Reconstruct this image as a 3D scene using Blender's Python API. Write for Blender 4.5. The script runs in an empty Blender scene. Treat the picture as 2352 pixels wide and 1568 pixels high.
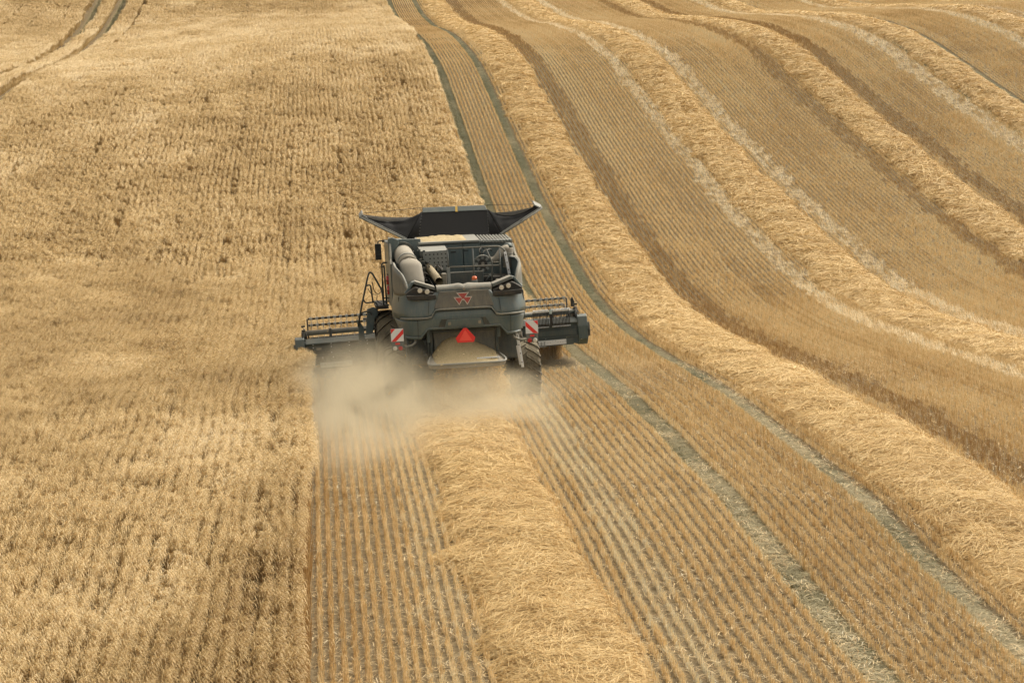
import bpy, bmesh, math, random
import numpy as np
from mathutils import Vector, Matrix, Euler
R = math.radians
rng = np.random.default_rng(7)
random.seed(7)
scene = bpy.context.scene
COL = scene.collection

# ------------------------------------------------------------------ camera, sky, sun, exposure
CAM_Z = 8.0
cam_d = bpy.data.cameras.new('camera'); cam = bpy.data.objects.new('camera', cam_d); COL.objects.link(cam)
cam_d.sensor_width = 36.0; cam_d.lens = 4573.0 / 2352.0 * 36.0
cam_d.clip_start = 0.5; cam_d.clip_end = 2000
CAM_PITCH = math.atan(734.0 / 4573.0); CAM_YAW = R(6.2)
cam.location = (0, 0, CAM_Z); cam.rotation_euler = (R(90) - CAM_PITCH, 0, -CAM_YAW)
scene.camera = cam

SUN_EL, SUN_AZ = R(50), R(55)         # azimuth clockwise from +Y (the driving direction)
world = bpy.data.worlds.new('World'); scene.world = world; world.use_nodes = True
wn = world.node_tree; wn.nodes.clear()
sky = wn.nodes.new('ShaderNodeTexSky'); sky.sky_type = 'NISHITA'; sky.sun_disc = False
sky.sun_elevation = SUN_EL; sky.sun_rotation = SUN_AZ; sky.dust_density = 6.0; sky.air_density = 1.0; sky.ozone_density = 0.6
hs = wn.nodes.new('ShaderNodeHueSaturation'); hs.inputs['Saturation'].default_value = 0.08; hs.inputs['Value'].default_value = 1.0
bg = wn.nodes.new('ShaderNodeBackground'); bg.inputs['Strength'].default_value = 0.148
wo = wn.nodes.new('ShaderNodeOutputWorld')
wm_ = wn.nodes.new('ShaderNodeMix'); wm_.data_type = 'RGBA'; wm_.blend_type = 'MULTIPLY'; wm_.inputs[0].default_value = 1.0; wm_.inputs[7].default_value = (1.0, .955, .87, 1)
wn.links.new(sky.outputs[0], hs.inputs['Color']); wn.links.new(hs.outputs[0], wm_.inputs[6]); wn.links.new(wm_.outputs[2], bg.inputs['Color']); wn.links.new(bg.outputs[0], wo.inputs['Surface'])
sun_d = bpy.data.lights.new('sun', 'SUN'); sun_d.energy = 1.15; sun_d.angle = R(20); sun_d.color = (1.0, 0.94, 0.84)
sun = bpy.data.objects.new('sun', sun_d); COL.objects.link(sun)
sdir = Vector((math.sin(SUN_AZ) * math.cos(SUN_EL), math.cos(SUN_AZ) * math.cos(SUN_EL), math.sin(SUN_EL)))
sun.rotation_euler = sdir.to_track_quat('Z', 'Y').to_euler(); sun.location = (30, 30, 60)
vs = scene.view_settings; vs.view_transform = 'Standard'; vs.look = 'None'; vs.exposure = 0.55; vs.gamma = 1.0; vs.use_curve_mapping = False
scene.render.engine = 'CYCLES'
cy = scene.cycles
cy.use_denoising = True
cy.max_bounces = 5; cy.diffuse_bounces = 3; cy.glossy_bounces = 2; cy.transmission_bounces = 2; cy.volume_bounces = 1; cy.transparent_max_bounces = 6
cy.use_adaptive_sampling = True; cy.adaptive_threshold = 0.02
cy.volume_step_rate = 2.0
try: cy.denoising_input_passes = 'RGB_ALBEDO_NORMAL'
except Exception: pass

# ------------------------------------------------------------------ helpers
def tag(o, label=None, cat=None, group=None, kind=None):
    if label: o['label'] = label
    if cat: o['category'] = cat
    if group: o['group'] = group
    if kind: o['kind'] = kind
    return o

def npmesh(name, verts, faces, uvs=None, smooth=False):
    """verts Nx3, faces Mx3 or Mx4 array"""
    me = bpy.data.meshes.new(name)
    verts = np.asarray(verts, np.float32); faces = np.asarray(faces, np.int32)
    n = faces.shape[1]
    me.vertices.add(len(verts)); me.vertices.foreach_set('co', verts.ravel())
    me.loops.add(faces.size); me.loops.foreach_set('vertex_index', faces.ravel())
    me.polygons.add(len(faces)); me.polygons.foreach_set('loop_start', np.arange(0, faces.size, n, dtype=np.int32))
    try: me.polygons.foreach_set('loop_total', np.full(len(faces), n, np.int32))
    except Exception: pass
    me.update(calc_edges=True)
    if smooth: me.polygons.foreach_set('use_smooth', np.ones(len(faces), bool))
    if uvs is not None:
        uv = me.uv_layers.new(name='field')
        uv.data.foreach_set('uv', np.asarray(uvs, np.float32)[faces.ravel()].ravel())
    return me

def add_attr(me, name, typ, data, dom='POINT'):
    a = me.attributes.new(name, typ, dom)
    key = {'FLOAT': 'value', 'INT': 'value', 'FLOAT_VECTOR': 'vector', 'FLOAT_COLOR': 'color'}[typ]
    a.data.foreach_set(key, np.ascontiguousarray(data, np.int32 if typ == 'INT' else np.float32).ravel())

def link(o, parent=None):
    COL.objects.link(o)
    if parent: o.parent = parent
    return o

def new_mat(name):
    m = bpy.data.materials.new(name); m.use_nodes = True
    nt = m.node_tree; b = nt.nodes['Principled BSDF']
    return m, nt, b

def ramp(nt, fac, stops, interp='LINEAR'):
    r = nt.nodes.new('ShaderNodeValToRGB'); r.color_ramp.interpolation = interp
    e = r.color_ramp.elements
    while len(e) > 1: e.remove(e[-1])
    e[0].position = stops[0][0]; e[0].color = (*stops[0][1], 1)
    for p, c in stops[1:]:
        x = e.new(p); x.color = (*c, 1)
    if fac is not None: nt.links.new(fac, r.inputs[0])
    return r.outputs[0]

def noise(nt, scale, detail=3, rough=0.55, vec=None, dist=0.0):
    n = nt.nodes.new('ShaderNodeTexNoise'); n.inputs['Scale'].default_value = scale
    n.inputs['Detail'].default_value = detail; n.inputs['Roughness'].default_value = rough; n.inputs['Distortion'].default_value = dist
    if vec is not None: nt.links.new(vec, n.inputs['Vector'])
    return n.outputs[0]

def mth(nt, op, a, b=None, clamp=False):
    m = nt.nodes.new('ShaderNodeMath'); m.operation = op; m.use_clamp = clamp
    for i, v in enumerate((a, b)):
        if v is None: continue
        if hasattr(v, 'is_output'): nt.links.new(v, m.inputs[i])
        else: m.inputs[i].default_value = v
    return m.outputs[0]

def mixc(nt, fac, a, b, mode='MIX'):
    m = nt.nodes.new('ShaderNodeMix'); m.data_type = 'RGBA'; m.blend_type = mode
    for sock, v in ((m.inputs[0], fac), (m.inputs[6], a), (m.inputs[7], b)):
        if hasattr(v, 'is_output'): nt.links.new(v, sock)
        elif isinstance(v, tuple): sock.default_value = (*v, 1)
        else: sock.default_value = v
    return m.outputs[2]

# ------------------------------------------------------------------ the lie of the land (x across the rows, y along them)
UN = [-60, -28, -20, -13, -8, -4, 0, 3, 6, 9, 12, 16, 21, 27, 34, 42, 75]
VN = [0, 15, 20, 25, 30, 34, 38, 42, 46, 50, 54, 58, 62, 66, 70, 75, 80, 86, 92, 100, 110, 122, 136, 152, 170, 200, 260]
HT = [
    [-2.1, -2.0, -1.98, -1.96, -1.93, -1.91, -1.87, -1.81, -1.72, -1.61, -1.46, -1.27, -1.04, -0.76, -0.45, -0.0, 0.47, 1.04, 1.55, 2.07, 2.4, 2.69, 3.64, 5.7, 9.19, 12.79, 21.79],
    [-0.9, -0.8, -0.78, -0.76, -0.73, -0.71, -0.67, -0.61, -0.52, -0.41, -0.26, -0.07, 0.16, 0.44, 0.75, 1.2, 1.67, 2.24, 2.75, 3.27, 3.6, 3.89, 4.84, 6.9, 10.39, 13.99, 22.99],
    [-0.66, -0.56, -0.51, -0.48, -0.45, -0.44, -0.44, -0.44, -0.43, -0.39, -0.3, -0.15, 0.07, 0.35, 0.7, 1.22, 1.8, 2.5, 3.15, 3.86, 4.29, 4.56, 5.43, 7.18, 10.42, 14.02, 23.02],
    [-0.45, -0.35, -0.29, -0.23, -0.19, -0.19, -0.23, -0.29, -0.35, -0.37, -0.33, -0.22, -0.02, 0.28, 0.66, 1.25, 1.91, 2.73, 3.49, 4.34, 4.89, 5.19, 5.97, 7.46, 10.41, 14.01, 23.01],
    [-0.29, -0.19, -0.13, -0.06, 0.01, -0.01, -0.08, -0.18, -0.28, -0.35, -0.36, -0.28, -0.08, 0.23, 0.64, 1.28, 2.0, 2.89, 3.71, 4.64, 5.31, 5.71, 6.39, 7.71, 10.38, 13.98, 22.98],
    [-0.16, -0.06, -0.0, 0.07, 0.16, 0.14, 0.05, -0.09, -0.23, -0.33, -0.37, -0.31, -0.12, 0.21, 0.64, 1.31, 2.07, 3.01, 3.88, 4.87, 5.64, 6.13, 6.73, 7.91, 10.36, 13.96, 22.96],
    [-0.03, 0.07, 0.13, 0.21, 0.31, 0.26, 0.17, 0.01, -0.16, -0.31, -0.38, -0.33, -0.13, 0.21, 0.66, 1.35, 2.14, 3.12, 4.04, 5.1, 5.96, 6.53, 7.05, 8.11, 10.36, 13.96, 22.96],
    [0.07, 0.17, 0.24, 0.33, 0.41, 0.33, 0.25, 0.09, -0.11, -0.29, -0.38, -0.34, -0.13, 0.23, 0.69, 1.4, 2.2, 3.19, 4.16, 5.28, 6.2, 6.81, 7.27, 8.26, 10.38, 13.98, 22.98],
    [0.17, 0.27, 0.36, 0.43, 0.5, 0.41, 0.33, 0.18, -0.05, -0.25, -0.37, -0.34, -0.11, 0.27, 0.75, 1.46, 2.27, 3.27, 4.27, 5.46, 6.41, 7.06, 7.48, 8.41, 10.42, 14.02, 23.02],
    [0.27, 0.37, 0.43, 0.45, 0.62, 0.54, 0.44, 0.28, 0.03, -0.21, -0.36, -0.33, -0.07, 0.34, 0.82, 1.54, 2.35, 3.35, 4.37, 5.63, 6.61, 7.29, 7.65, 8.56, 10.47, 14.07, 23.07],
    [0.36, 0.46, 0.5, 0.53, 0.69, 0.66, 0.53, 0.34, 0.09, -0.15, -0.32, -0.29, -0.01, 0.42, 0.92, 1.65, 2.44, 3.43, 4.48, 5.79, 6.8, 7.47, 7.8, 8.73, 10.53, 14.13, 23.13],
    [0.47, 0.57, 0.6, 0.64, 0.74, 0.71, 0.57, 0.34, 0.12, -0.09, -0.25, -0.23, 0.09, 0.55, 1.07, 1.8, 2.58, 3.56, 4.65, 6.02, 7.04, 7.68, 7.98, 8.97, 10.63, 14.23, 23.23],
    [0.61, 0.71, 0.73, 0.75, 0.77, 0.72, 0.58, 0.38, 0.19, 0.03, -0.1, -0.08, 0.17, 0.65, 1.23, 1.99, 2.81, 3.79, 4.91, 6.36, 7.37, 7.91, 8.19, 9.29, 10.76, 14.36, 23.36],
    [0.79, 0.89, 0.87, 0.84, 0.79, 0.7, 0.57, 0.41, 0.26, 0.14, 0.06, 0.1, 0.32, 0.78, 1.39, 2.21, 3.08, 4.12, 5.26, 6.77, 7.8, 8.2, 8.43, 9.66, 10.94, 14.54, 23.54],
    [0.98, 1.08, 1.0, 0.91, 0.8, 0.69, 0.56, 0.44, 0.33, 0.26, 0.25, 0.35, 0.6, 1.03, 1.59, 2.43, 3.34, 4.47, 5.63, 7.18, 8.28, 8.58, 8.75, 10.02, 11.16, 14.76, 23.76],
    [1.18, 1.28, 1.14, 0.98, 0.81, 0.68, 0.56, 0.46, 0.4, 0.4, 0.47, 0.64, 0.93, 1.34, 1.87, 2.7, 3.64, 4.87, 6.11, 7.66, 8.84, 9.07, 9.23, 10.36, 11.41, 15.01, 24.01],
    [1.98, 2.08, 1.94, 1.78, 1.61, 1.48, 1.36, 1.26, 1.2, 1.2, 1.27, 1.44, 1.73, 2.14, 2.67, 3.5, 4.44, 5.67, 6.91, 8.46, 9.64, 9.87, 10.03, 11.16, 12.21, 15.81, 24.81],
]
CO_ = [-.01, .15, .26, .37, .48, .63, .85, 1.14, 1.7]
UN = np.array(UN, float); VN = np.array(VN, float); HT = np.array(HT, float)
CN = np.array([15, 35, 50, 65, 80, 100, 130, 170, 260.]); CO = np.array(CO_)
def tangents(x, H, ax):
    H = np.moveaxis(H, ax, 0); d = np.diff(H, axis=0) / np.diff(x).reshape(-1, *([1] * (H.ndim - 1)))
    dx = np.diff(x).reshape(-1, *([1] * (H.ndim - 1)))
    T = np.empty_like(H); T[0] = d[0]; T[-1] = d[-1]
    T[1:-1] = (d[:-1] * dx[1:] + d[1:] * dx[:-1]) / (dx[1:] + dx[:-1])
    return np.moveaxis(T, 0, ax)
def herm(x, Y, T, q):
    q = np.clip(q, x[0], x[-1]); i = np.clip(np.searchsorted(x, q) - 1, 0, len(x) - 2)
    h = x[i + 1] - x[i]; t = (q - x[i]) / h
    return i, h, t
# fine table, cubic in both directions
_fu = np.arange(-60, 75, 0.75); _fv = np.arange(0, 262, 0.5)
_TV = tangents(VN, HT, 1)
def _along(y):
    i, h, t = herm(VN, None, None, y)
    t2, t3 = t * t, t * t * t
    return (2*t3 - 3*t2 + 1) * HT[:, i] + (t3 - 2*t2 + t) * h * _TV[:, i] + (-2*t3 + 3*t2) * HT[:, i + 1] + (t3 - t2) * h * _TV[:, i + 1]
_A = _along(_fv); _TA = tangents(UN, _A, 0)
def _across(x):
    i, h, t = herm(UN, None, None, x)
    t = t[:, None]; h = h[:, None]; t2, t3 = t * t, t * t * t
    return (2*t3 - 3*t2 + 1) * _A[i] + (t3 - 2*t2 + t) * h * _TA[i] + (-2*t3 + 3*t2) * _A[i + 1] + (t3 - t2) * h * _TA[i + 1]
FT = _across(_fu)
def ground(x, y):
    x = np.asarray(x, float); y = np.asarray(y, float)
    a = np.clip((x - _fu[0]) / 0.75, 0, len(_fu) - 1.001); b = np.clip((y - _fv[0]) / 0.5, 0, len(_fv) - 1.001)
    i = a.astype(int); j = b.astype(int); a = a - i; b = b - j
    z = (1-a)*(1-b)*FT[i, j] + a*(1-b)*FT[i+1, j] + (1-a)*b*FT[i, j+1] + a*b*FT[i+1, j+1]
    return z + 0.025 * np.sin(x * 1.3 + y * .4) * np.sin(y * .9 - x * .3)
def curve(y): return np.interp(y, CN, CO)          # the rows bend very slightly
def vnoise(x, y, seed=0):
    """smooth value noise in [0,1]"""
    xi = np.floor(x).astype(np.int64); yi = np.floor(y).astype(np.int64); fx = x - xi; fy = y - yi
    def h(a, b):
        n = (a * 374761393 + b * 668265263 + seed * 1442695041) & 0xffffffff
        n = ((n ^ (n >> 13)) * 1274126177) & 0xffffffff
        return ((n ^ (n >> 16)) & 0xffff) / 65535.0
    fx = fx * fx * (3 - 2 * fx); fy = fy * fy * (3 - 2 * fy)
    return (h(xi, yi) * (1 - fx) + h(xi + 1, yi) * fx) * (1 - fy) + (h(xi, yi + 1) * (1 - fx) + h(xi + 1, yi + 1) * fx) * fy
def fbm(x, y, seed=0, o=3):
    s = 0; a = .5; t = 0
    for k in range(o):
        s = s + a * vnoise(x * 2 ** k, y * 2 ** k, seed + k * 17); t += a; a *= .55
    return s / t
def depth_px(x, y, z):
    cy_, sy_ = math.cos(CAM_YAW), math.sin(CAM_YAW); cp, sp = math.cos(CAM_PITCH), math.sin(CAM_PITCH)
    f = x * sy_ + y * cy_; r = x * cy_ - y * sy_; zz = z - CAM_Z
    d = f * cp - zz * sp; u = f * sp + zz * cp
    return d, 0.5 + (4573. / 2352) * r / d, 0.5 * 682 / 1024 - (4573. / 2352) * u / d      # in frame widths
def seen(x, y, z, m=0.09):
    d, a, b = depth_px(x, y, z)
    return (d > 5) & (a > -m) & (a < 1 + m) & (b > -m) & (b < .666 + m * 1.2)

ROW = 0.15
TRAMS = [('A', 6.67), ('B', 8.60), ('C', 31.62), ('D', 29.78), ('T', -14.64), ('U', -16.51)]
TRAM_W = 0.165
SWATHS = [(3.0, 0.90, 20, 39.6), (10.13, .94, 22, 200), (16.79, .97, 38, 200), (24.0, .91, 50, 200), (30.6, .90, 60, 200), (37.4, .9, 80, 200), (44.1, .9, 90, 200)]
HEAD_V = 46.6      # where the knife stands
def crop_edge(v):
    e = np.where(v < HEAD_V, -0.02, 6.13)
    return e + 0.10 * (fbm(v * .7, v * 0 + 3.3, 5) - .5)
def tram_dist(s):
    d = np.full(np.shape(s), 99.)
    for _, t in TRAMS: d = np.minimum(d, np.abs(s - t))
    return d

# ------------------------------------------------------------------ field materials
def instancer_attr(nt, name):
    a = nt.nodes.new('ShaderNodeAttribute'); a.attribute_type = 'INSTANCER'; a.attribute_name = name
    return a.outputs['Fac']
def geo_attr(nt, name):
    a = nt.nodes.new('ShaderNodeAttribute'); a.attribute_type = 'GEOMETRY'; a.attribute_name = name
    return a.outputs['Fac']
def add_translucent(nt, b, col, amt):
    tr = nt.nodes.new('ShaderNodeBsdfTranslucent'); mx = nt.nodes.new('ShaderNodeMixShader'); mx.inputs[0].default_value = amt
    out = nt.nodes['Material Output']
    nt.links.new(col, tr.inputs['Color']); nt.links.new(b.outputs[0], mx.inputs[1]); nt.links.new(tr.outputs[0], mx.inputs[2]); nt.links.new(mx.outputs[0], out.inputs['Surface'])

def plant_mat(name, stops, rough=0.55, trans=0.25, var=0.5):
    m, nt, b = new_mat(name)
    tint = instancer_attr(nt, 'tint'); sh = geo_attr(nt, 'shade')
    f = mth(nt, 'ADD', tint, mth(nt, 'MULTIPLY', mth(nt, 'SUBTRACT', sh, 0.5), var), clamp=True)
    c = ramp(nt, f, stops)
    nt.links.new(c, b.inputs['Base Color']); b.inputs['Roughness'].default_value = rough; b.inputs['Specular IOR Level'].default_value = 0.3
    add_translucent(nt, b, c, trans)
    return m
M_CROP = plant_mat('ripe_cereal', [(0, (.28, .155, .048)), (.35, (.54, .38, .17)), (.65, (.73, .555, .29)), (1, (.89, .74, .48))])
M_STUB = plant_mat('cut_stubble', [(0, (.40, .24, .09)), (.3, (.64, .45, .21)), (.55, (.84, .635, .34)), (.78, (.84, .68, .41)), (1, (.74, .67, .48))], trans=.12, var=.62)
M_GRASS = plant_mat('track_grass', [(0, (.16, .15, .06)), (.5, (.33, .275, .14)), (1, (.50, .41, .23))], trans=.15)

m, nt, b = new_mat('straw_swath'); M_STRAW = m
sh = geo_attr(nt, 'shade')
geo = nt.nodes.new('ShaderNodeNewGeometry')
f = mth(nt, 'ADD', sh, mth(nt, 'MULTIPLY', mth(nt, 'SUBTRACT', noise(nt, 1.6, 3, vec=geo.outputs['Position']), .5), .5), clamp=True)
c = ramp(nt, f, [(0, (.38, .225, .075)), (.4, (.66, .46, .20)), (.75, (.82, .62, .31)), (1, (.90, .74, .45))])
nt.links.new(c, b.inputs['Base Color']); b.inputs['Roughness'].default_value = .6; b.inputs['Specular IOR Level'].default_value = .2
add_translucent(nt, b, c, .18)

# ground: soil with crumbs, fallen straw and the pale green grey wheel lanes, laid out along the rows by the 'field' map
m, nt, b = new_mat('field_soil'); M_SOIL = m
uvn = nt.nodes.new('ShaderNodeUVMap'); uvn.uv_map = 'field'
sep = nt.nodes.new('ShaderNodeSeparateXYZ'); nt.links.new(uvn.outputs[0], sep.inputs[0])
S, V = sep.outputs[0], sep.outputs[1]
pos = nt.nodes.new('ShaderNodeNewGeometry').outputs['Position']
wob = mth(nt, 'MULTIPLY', mth(nt, 'SUBTRACT', noise(nt, 2.2, 4, vec=pos), .5), .22)
S2 = mth(nt, 'ADD', S, wob)
soil = ramp(nt, noise(nt, 13, 5, .65, vec=pos), [(.2, (.06, .042, .022)), (.38, (.155, .115, .064)), (.7, (.25, .195, .115))])
litter = ramp(nt, noise(nt, 26, 4, .7, vec=pos), [(.35, (.16, .11, .055)), (.6, (.38, .28, .14))])
soil = mixc(nt, mth(nt, 'MULTIPLY', ramp(nt, noise(nt, 5, 4, .65, vec=pos), [(.4, (0, 0, 0)), (.62, (1, 1, 1))]), .35), soil, litter)
lane = None
for _, t in TRAMS:
    d = mth(nt, 'ABSOLUTE', mth(nt, 'SUBTRACT', S2, t))
    k = ramp(nt, d, [(.13, (1, 1, 1)), (.23, (0, 0, 0))])
    lane = k if lane is None else mth(nt, 'MAXIMUM', lane, k)
# combed straw laid across the lanes
mp = nt.nodes.new('ShaderNodeMapping'); mp.inputs['Scale'].default_value = (2.2, 16, 1); nt.links.new(uvn.outputs[0], mp.inputs[0])
comb = noise(nt, 2.0, 4, .6, vec=mp.outputs[0], dist=.6)
lanec = ramp(nt, comb, [(.3, (.10, .085, .045)), (.5, (.24, .20, .11)), (.7, (.42, .35, .20))])
lanec = mixc(nt, ramp(nt, noise(nt, .9, 4, .6, vec=pos), [(.42, (0, 0, 0)), (.62, (.8, .8, .8))]), lanec, (.22, .19, .09))
gc = mixc(nt, lane, soil, lanec)
nt.links.new(gc, b.inputs['Base Color']); b.inputs['Roughness'].default_value = .95; b.inputs['Specular IOR Level'].default_value = .1
bump = nt.nodes.new('ShaderNodeBump'); bump.inputs['Strength'].default_value = .6; bump.inputs['Distance'].default_value = .04
nt.links.new(mth(nt, 'ADD', noise(nt, 14, 5, .7, vec=pos), mth(nt, 'MULTIPLY', comb, .7)), bump.inputs['Height']); nt.links.new(bump.outputs[0], b.inputs['Normal'])

# ------------------------------------------------------------------ the ground sheet
su = np.unique(np.round(np.concatenate([np.arange(-60, -19, .5), np.arange(-19, 48, .18), np.arange(48, 75, .5)] + [t + np.linspace(-.42, .42, 9) for _, t in TRAMS]), 3))
sv = np.unique(np.round(np.concatenate([np.arange(0, 60, .45), np.arange(60, 261, 1.0)]), 3))
SS, VV = np.meshgrid(su, sv, indexing='ij')
XX = SS + curve(VV)
ZZ = ground(XX, VV)
sink = np.exp(-(tram_dist(SS) / .20) ** 4)
ZZ = ZZ - .07 * sink + .02 * sink * np.sin(VV * 21 + SS * 5) * (VV < 60)
ZZ += (1 - sink) * (.018 * (vnoise(SS * 6, VV * 4, 2) - .5))
nI, nJ = SS.shape
ids = np.arange(nI * nJ).reshape(nI, nJ)
faces = np.stack([ids[:-1, :-1], ids[1:, :-1], ids[1:, 1:], ids[:-1, 1:]], -1).reshape(-1, 4)
me = npmesh('ground', np.stack([XX, VV, ZZ], -1).reshape(-1, 3), faces, uvs=np.stack([SS, VV], -1).reshape(-1, 2), smooth=True)
me.materials.append(M_SOIL)
tag(link(bpy.data.objects.new('ground', me)), kind='structure')

# ------------------------------------------------------------------ little plants used by the scatter
def ribbons(rows):
    """rows: list of (points list, widths, shade, side vector) -> verts, faces(4), shade"""
    V_, F_, S_ = [], [], []
    for pts, wd, shd, side in rows:
        base = len(V_)
        for p, w in zip(pts, wd):
            p = Vector(p); V_.append(p - side * w / 2); V_.append(p + side * w / 2); S_ += [shd, shd]
        for i in range(len(pts) - 1):
            a = base + 2 * i; F_.append((a, a + 1, a + 3, a + 2))
    return V_, F_, S_
def proto(name, rows, mat):
    V_, F_, S_ = ribbons(rows)
    me = npmesh(name, np.array([tuple(v) for v in V_]), np.array(F_)); add_attr(me, 'shade', 'FLOAT', S_)
    me.materials.append(mat)
    return bpy.data.objects.new(name, me)
def rside(a=None):
    a = random.uniform(0, math.pi) if a is None else a
    return Vector((math.cos(a), math.sin(a), 0))
def crop_clump(n, L, wide=1.0, h=.74):
    rows = []
    for k in range(n):
        y = random.uniform(-L / 2, L / 2); x = random.gauss(0, .036); hh = h * random.uniform(.88, 1.05) - abs(x) * 1.1
        lean = Vector((random.gauss(.03, .035), random.gauss(-.03, .06), 0))
        # awned ear arching over, all combed roughly one way by the wind
        a = random.gauss(-.5, .75); d = Vector((math.cos(a), math.sin(a), 0))
        p0 = Vector((x, y, 0)); p1 = p0 + lean * .5 + Vector((0, 0, hh * .55)); p2 = p0 + lean * 1.0 + Vector((0, 0, hh * .92))
        shd = random.uniform(.15, .6); s = rside()
        rows.append(([p0, p1, p2], [.005 * wide, .004 * wide, .004 * wide], shd, s))
        e0 = p2; e1 = p2 + d * .018 + Vector((0, 0, .045)); e2 = e1 + d * .028 + Vector((0, 0, .01)); e3 = e2 + d * .03 - Vector((0, 0, .025)); e4 = e3 + d * .03 - Vector((0, 0, .045))
        es = random.uniform(.45, 1.0); perp = Vector((-d.y, d.x, 0))
        rows.append(([e0, e1, e2, e3, e4], [.004 * wide, .012 * wide, .016 * wide, .013 * wide, .003 * wide], es, perp))
        # awn fan
        for q in (-.35, .35):
            dd = Vector((math.cos(a + q), math.sin(a + q), 0))
            rows.append(([e1, e1 + dd * .05 + Vector((0, 0, .03)), e1 + dd * .09 + Vector((0, 0, .01))], [.007 * wide, .006 * wide, .002 * wide], min(1, es + .12), Vector((0, 0, 1)) if q < 0 else perp))
        if random.random() < .5:
            b0 = p0 + Vector((0, 0, hh * random.uniform(.3, .6))); dl = rside(random.uniform(0, 6.28))
            rows.append(([b0, b0 + dl * .07 + Vector((0, 0, .04)), b0 + dl * .13 - Vector((0, 0, .05))], [.007 * wide, .008 * wide, .002 * wide], random.uniform(0, .4), Vector((-dl.y, dl.x, 0))))
    return rows
def stub_seg(n, L, wide=1.0, h=.14, lean=0.0, spread=.021):
    rows = []
    for k in range(n):
        y = random.uniform(-L / 2, L / 2); x = random.gauss(0, spread); hh = h * random.uniform(.72, 1.06)
        l = Vector((random.gauss(0, .013), random.gauss(0, .03) + lean * hh, 0))
        p0 = Vector((x, y, -.02)); p2 = p0 + l + Vector((0, 0, hh)); p1 = (p0 + p2) / 2
        shd = random.random()
        rows.append(([p0, p1, p2], [.006 * wide, .0065 * wide, .0065 * wide], shd * .8, rside()))
        if random.random() < .25:
            dl = rside(random.uniform(0, 6.28)); b0 = p0 + Vector((0, 0, hh * .5))
            rows.append(([b0, b0 + dl * .06 + Vector((0, 0, -.01))], [.006 * wide, .003 * wide], random.random(), Vector((-dl.y, dl.x, 0))))
    return rows
def flat_straw(n, r, wide=1.0, up=.05, bias=None):
    rows = []
    for k in range(n):
        a = random.uniform(0, 6.28) if bias is None else random.gauss(bias, .45)
        d = Vector((math.cos(a), math.sin(a), 0)); p = Vector((random.uniform(-r, r), random.uniform(-r, r), random.uniform(0, up)))
        L = random.uniform(.08, .2)
        rows.append(([p, p + d * L * .5 + Vector((0, 0, random.uniform(0, .03))), p + d * L], [.006 * wide, .006 * wide, .004 * wide], random.random(), Vector((-d.y, d.x, 0))))
    return rows
def library(name, makers):
    c = bpy.data.collections.new(name)
    for i, mk in enumerate(makers): c.objects.link(mk(i))
    return c
LIB_CROP_N = library('crop_near_kinds', [lambda i: proto('crop_near_%02d' % i, crop_clump(20, .14), M_CROP) for _ in range(10)])
LIB_CROP_F = library('crop_far_kinds', [lambda i: proto('crop_far_%02d' % i, crop_clump(26, .36, 1.8), M_CROP) for _ in range(8)])
LIB_STUB_N = library('stubble_near_kinds', [lambda i: proto('stubble_near_%02d' % i, stub_seg(40, .3), M_STUB) for _ in range(8)])
LIB_STUB_F = library('stubble_far_kinds', [lambda i: proto('stubble_far_%02d' % i, stub_seg(40, .6, 1.7), M_STUB) for _ in range(8)])
LIB_CRUSH = library('crushed_kinds', [lambda i: proto('crushed_%02d' % i, stub_seg(16, .3, 1.5, .19, .75, .05) + flat_straw(22, .13, 1.5, .08), M_STUB) for _ in range(8)])
LIB_LITTER = library('litter_kinds', [lambda i: proto('litter_%02d' % i, flat_straw(9, .22), M_STUB) for _ in range(6)])
LIB_GRASS = library('grass_kinds', [lambda i: proto('grass_%02d' % i, flat_straw(22, .10, 1.1, .04, 0.15) + stub_seg(12, .2, 1.0, .06, .3, .05), M_GRASS) for _ in range(6)])

def scatter(name, P, rot, scl, tint, lib, nk):
    me = bpy.data.meshes.new(name); n = len(P)
    me.vertices.add(n); me.vertices.foreach_set('co', np.asarray(P, np.float32).ravel())
    add_attr(me, 'rot', 'FLOAT_VECTOR', rot); add_attr(me, 'scl', 'FLOAT_VECTOR', scl); add_attr(me, 'tint', 'FLOAT', tint)
    add_attr(me, 'pick', 'INT', rng.integers(0, nk, n))
    me.update()
    o = link(bpy.data.objects.new(name, me))
    ng = bpy.data.node_groups.new('scatter_' + name, 'GeometryNodeTree')
    ng.interface.new_socket('Geometry', in_out='INPUT', socket_type='NodeSocketGeometry'); ng.interface.new_socket('Geometry', in_out='OUTPUT', socket_type='NodeSocketGeometry')
    N = ng.nodes; K = ng.links
    gi = N.new('NodeGroupInput'); go = N.new('NodeGroupOutput'); ip = N.new('GeometryNodeInstanceOnPoints'); ci = N.new('GeometryNodeCollectionInfo')
    ci.inputs['Collection'].default_value = lib; ci.inputs['Separate Children'].default_value = True; ci.inputs['Reset Children'].default_value = True
    def na(nm, t):
        a = N.new('GeometryNodeInputNamedAttribute'); a.data_type = t; a.inputs[0].default_value = nm
        return next(s for s in a.outputs if s.enabled and s.name == 'Attribute')
    K.new(gi.outputs[0], ip.inputs['Points']); K.new(ci.outputs[0], ip.inputs['Instance']); ip.inputs['Pick Instance'].default_value = True
    K.new(na('pick', 'INT'), ip.inputs['Instance Index']); K.new(na('rot', 'FLOAT_VECTOR'), ip.inputs['Rotation']); K.new(na('scl', 'FLOAT_VECTOR'), ip.inputs['Scale'])
    K.new(ip.outputs[0], go.inputs[0])
    md = o.modifiers.new('scatter', 'NODES'); md.node_group = ng
    return o

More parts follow.
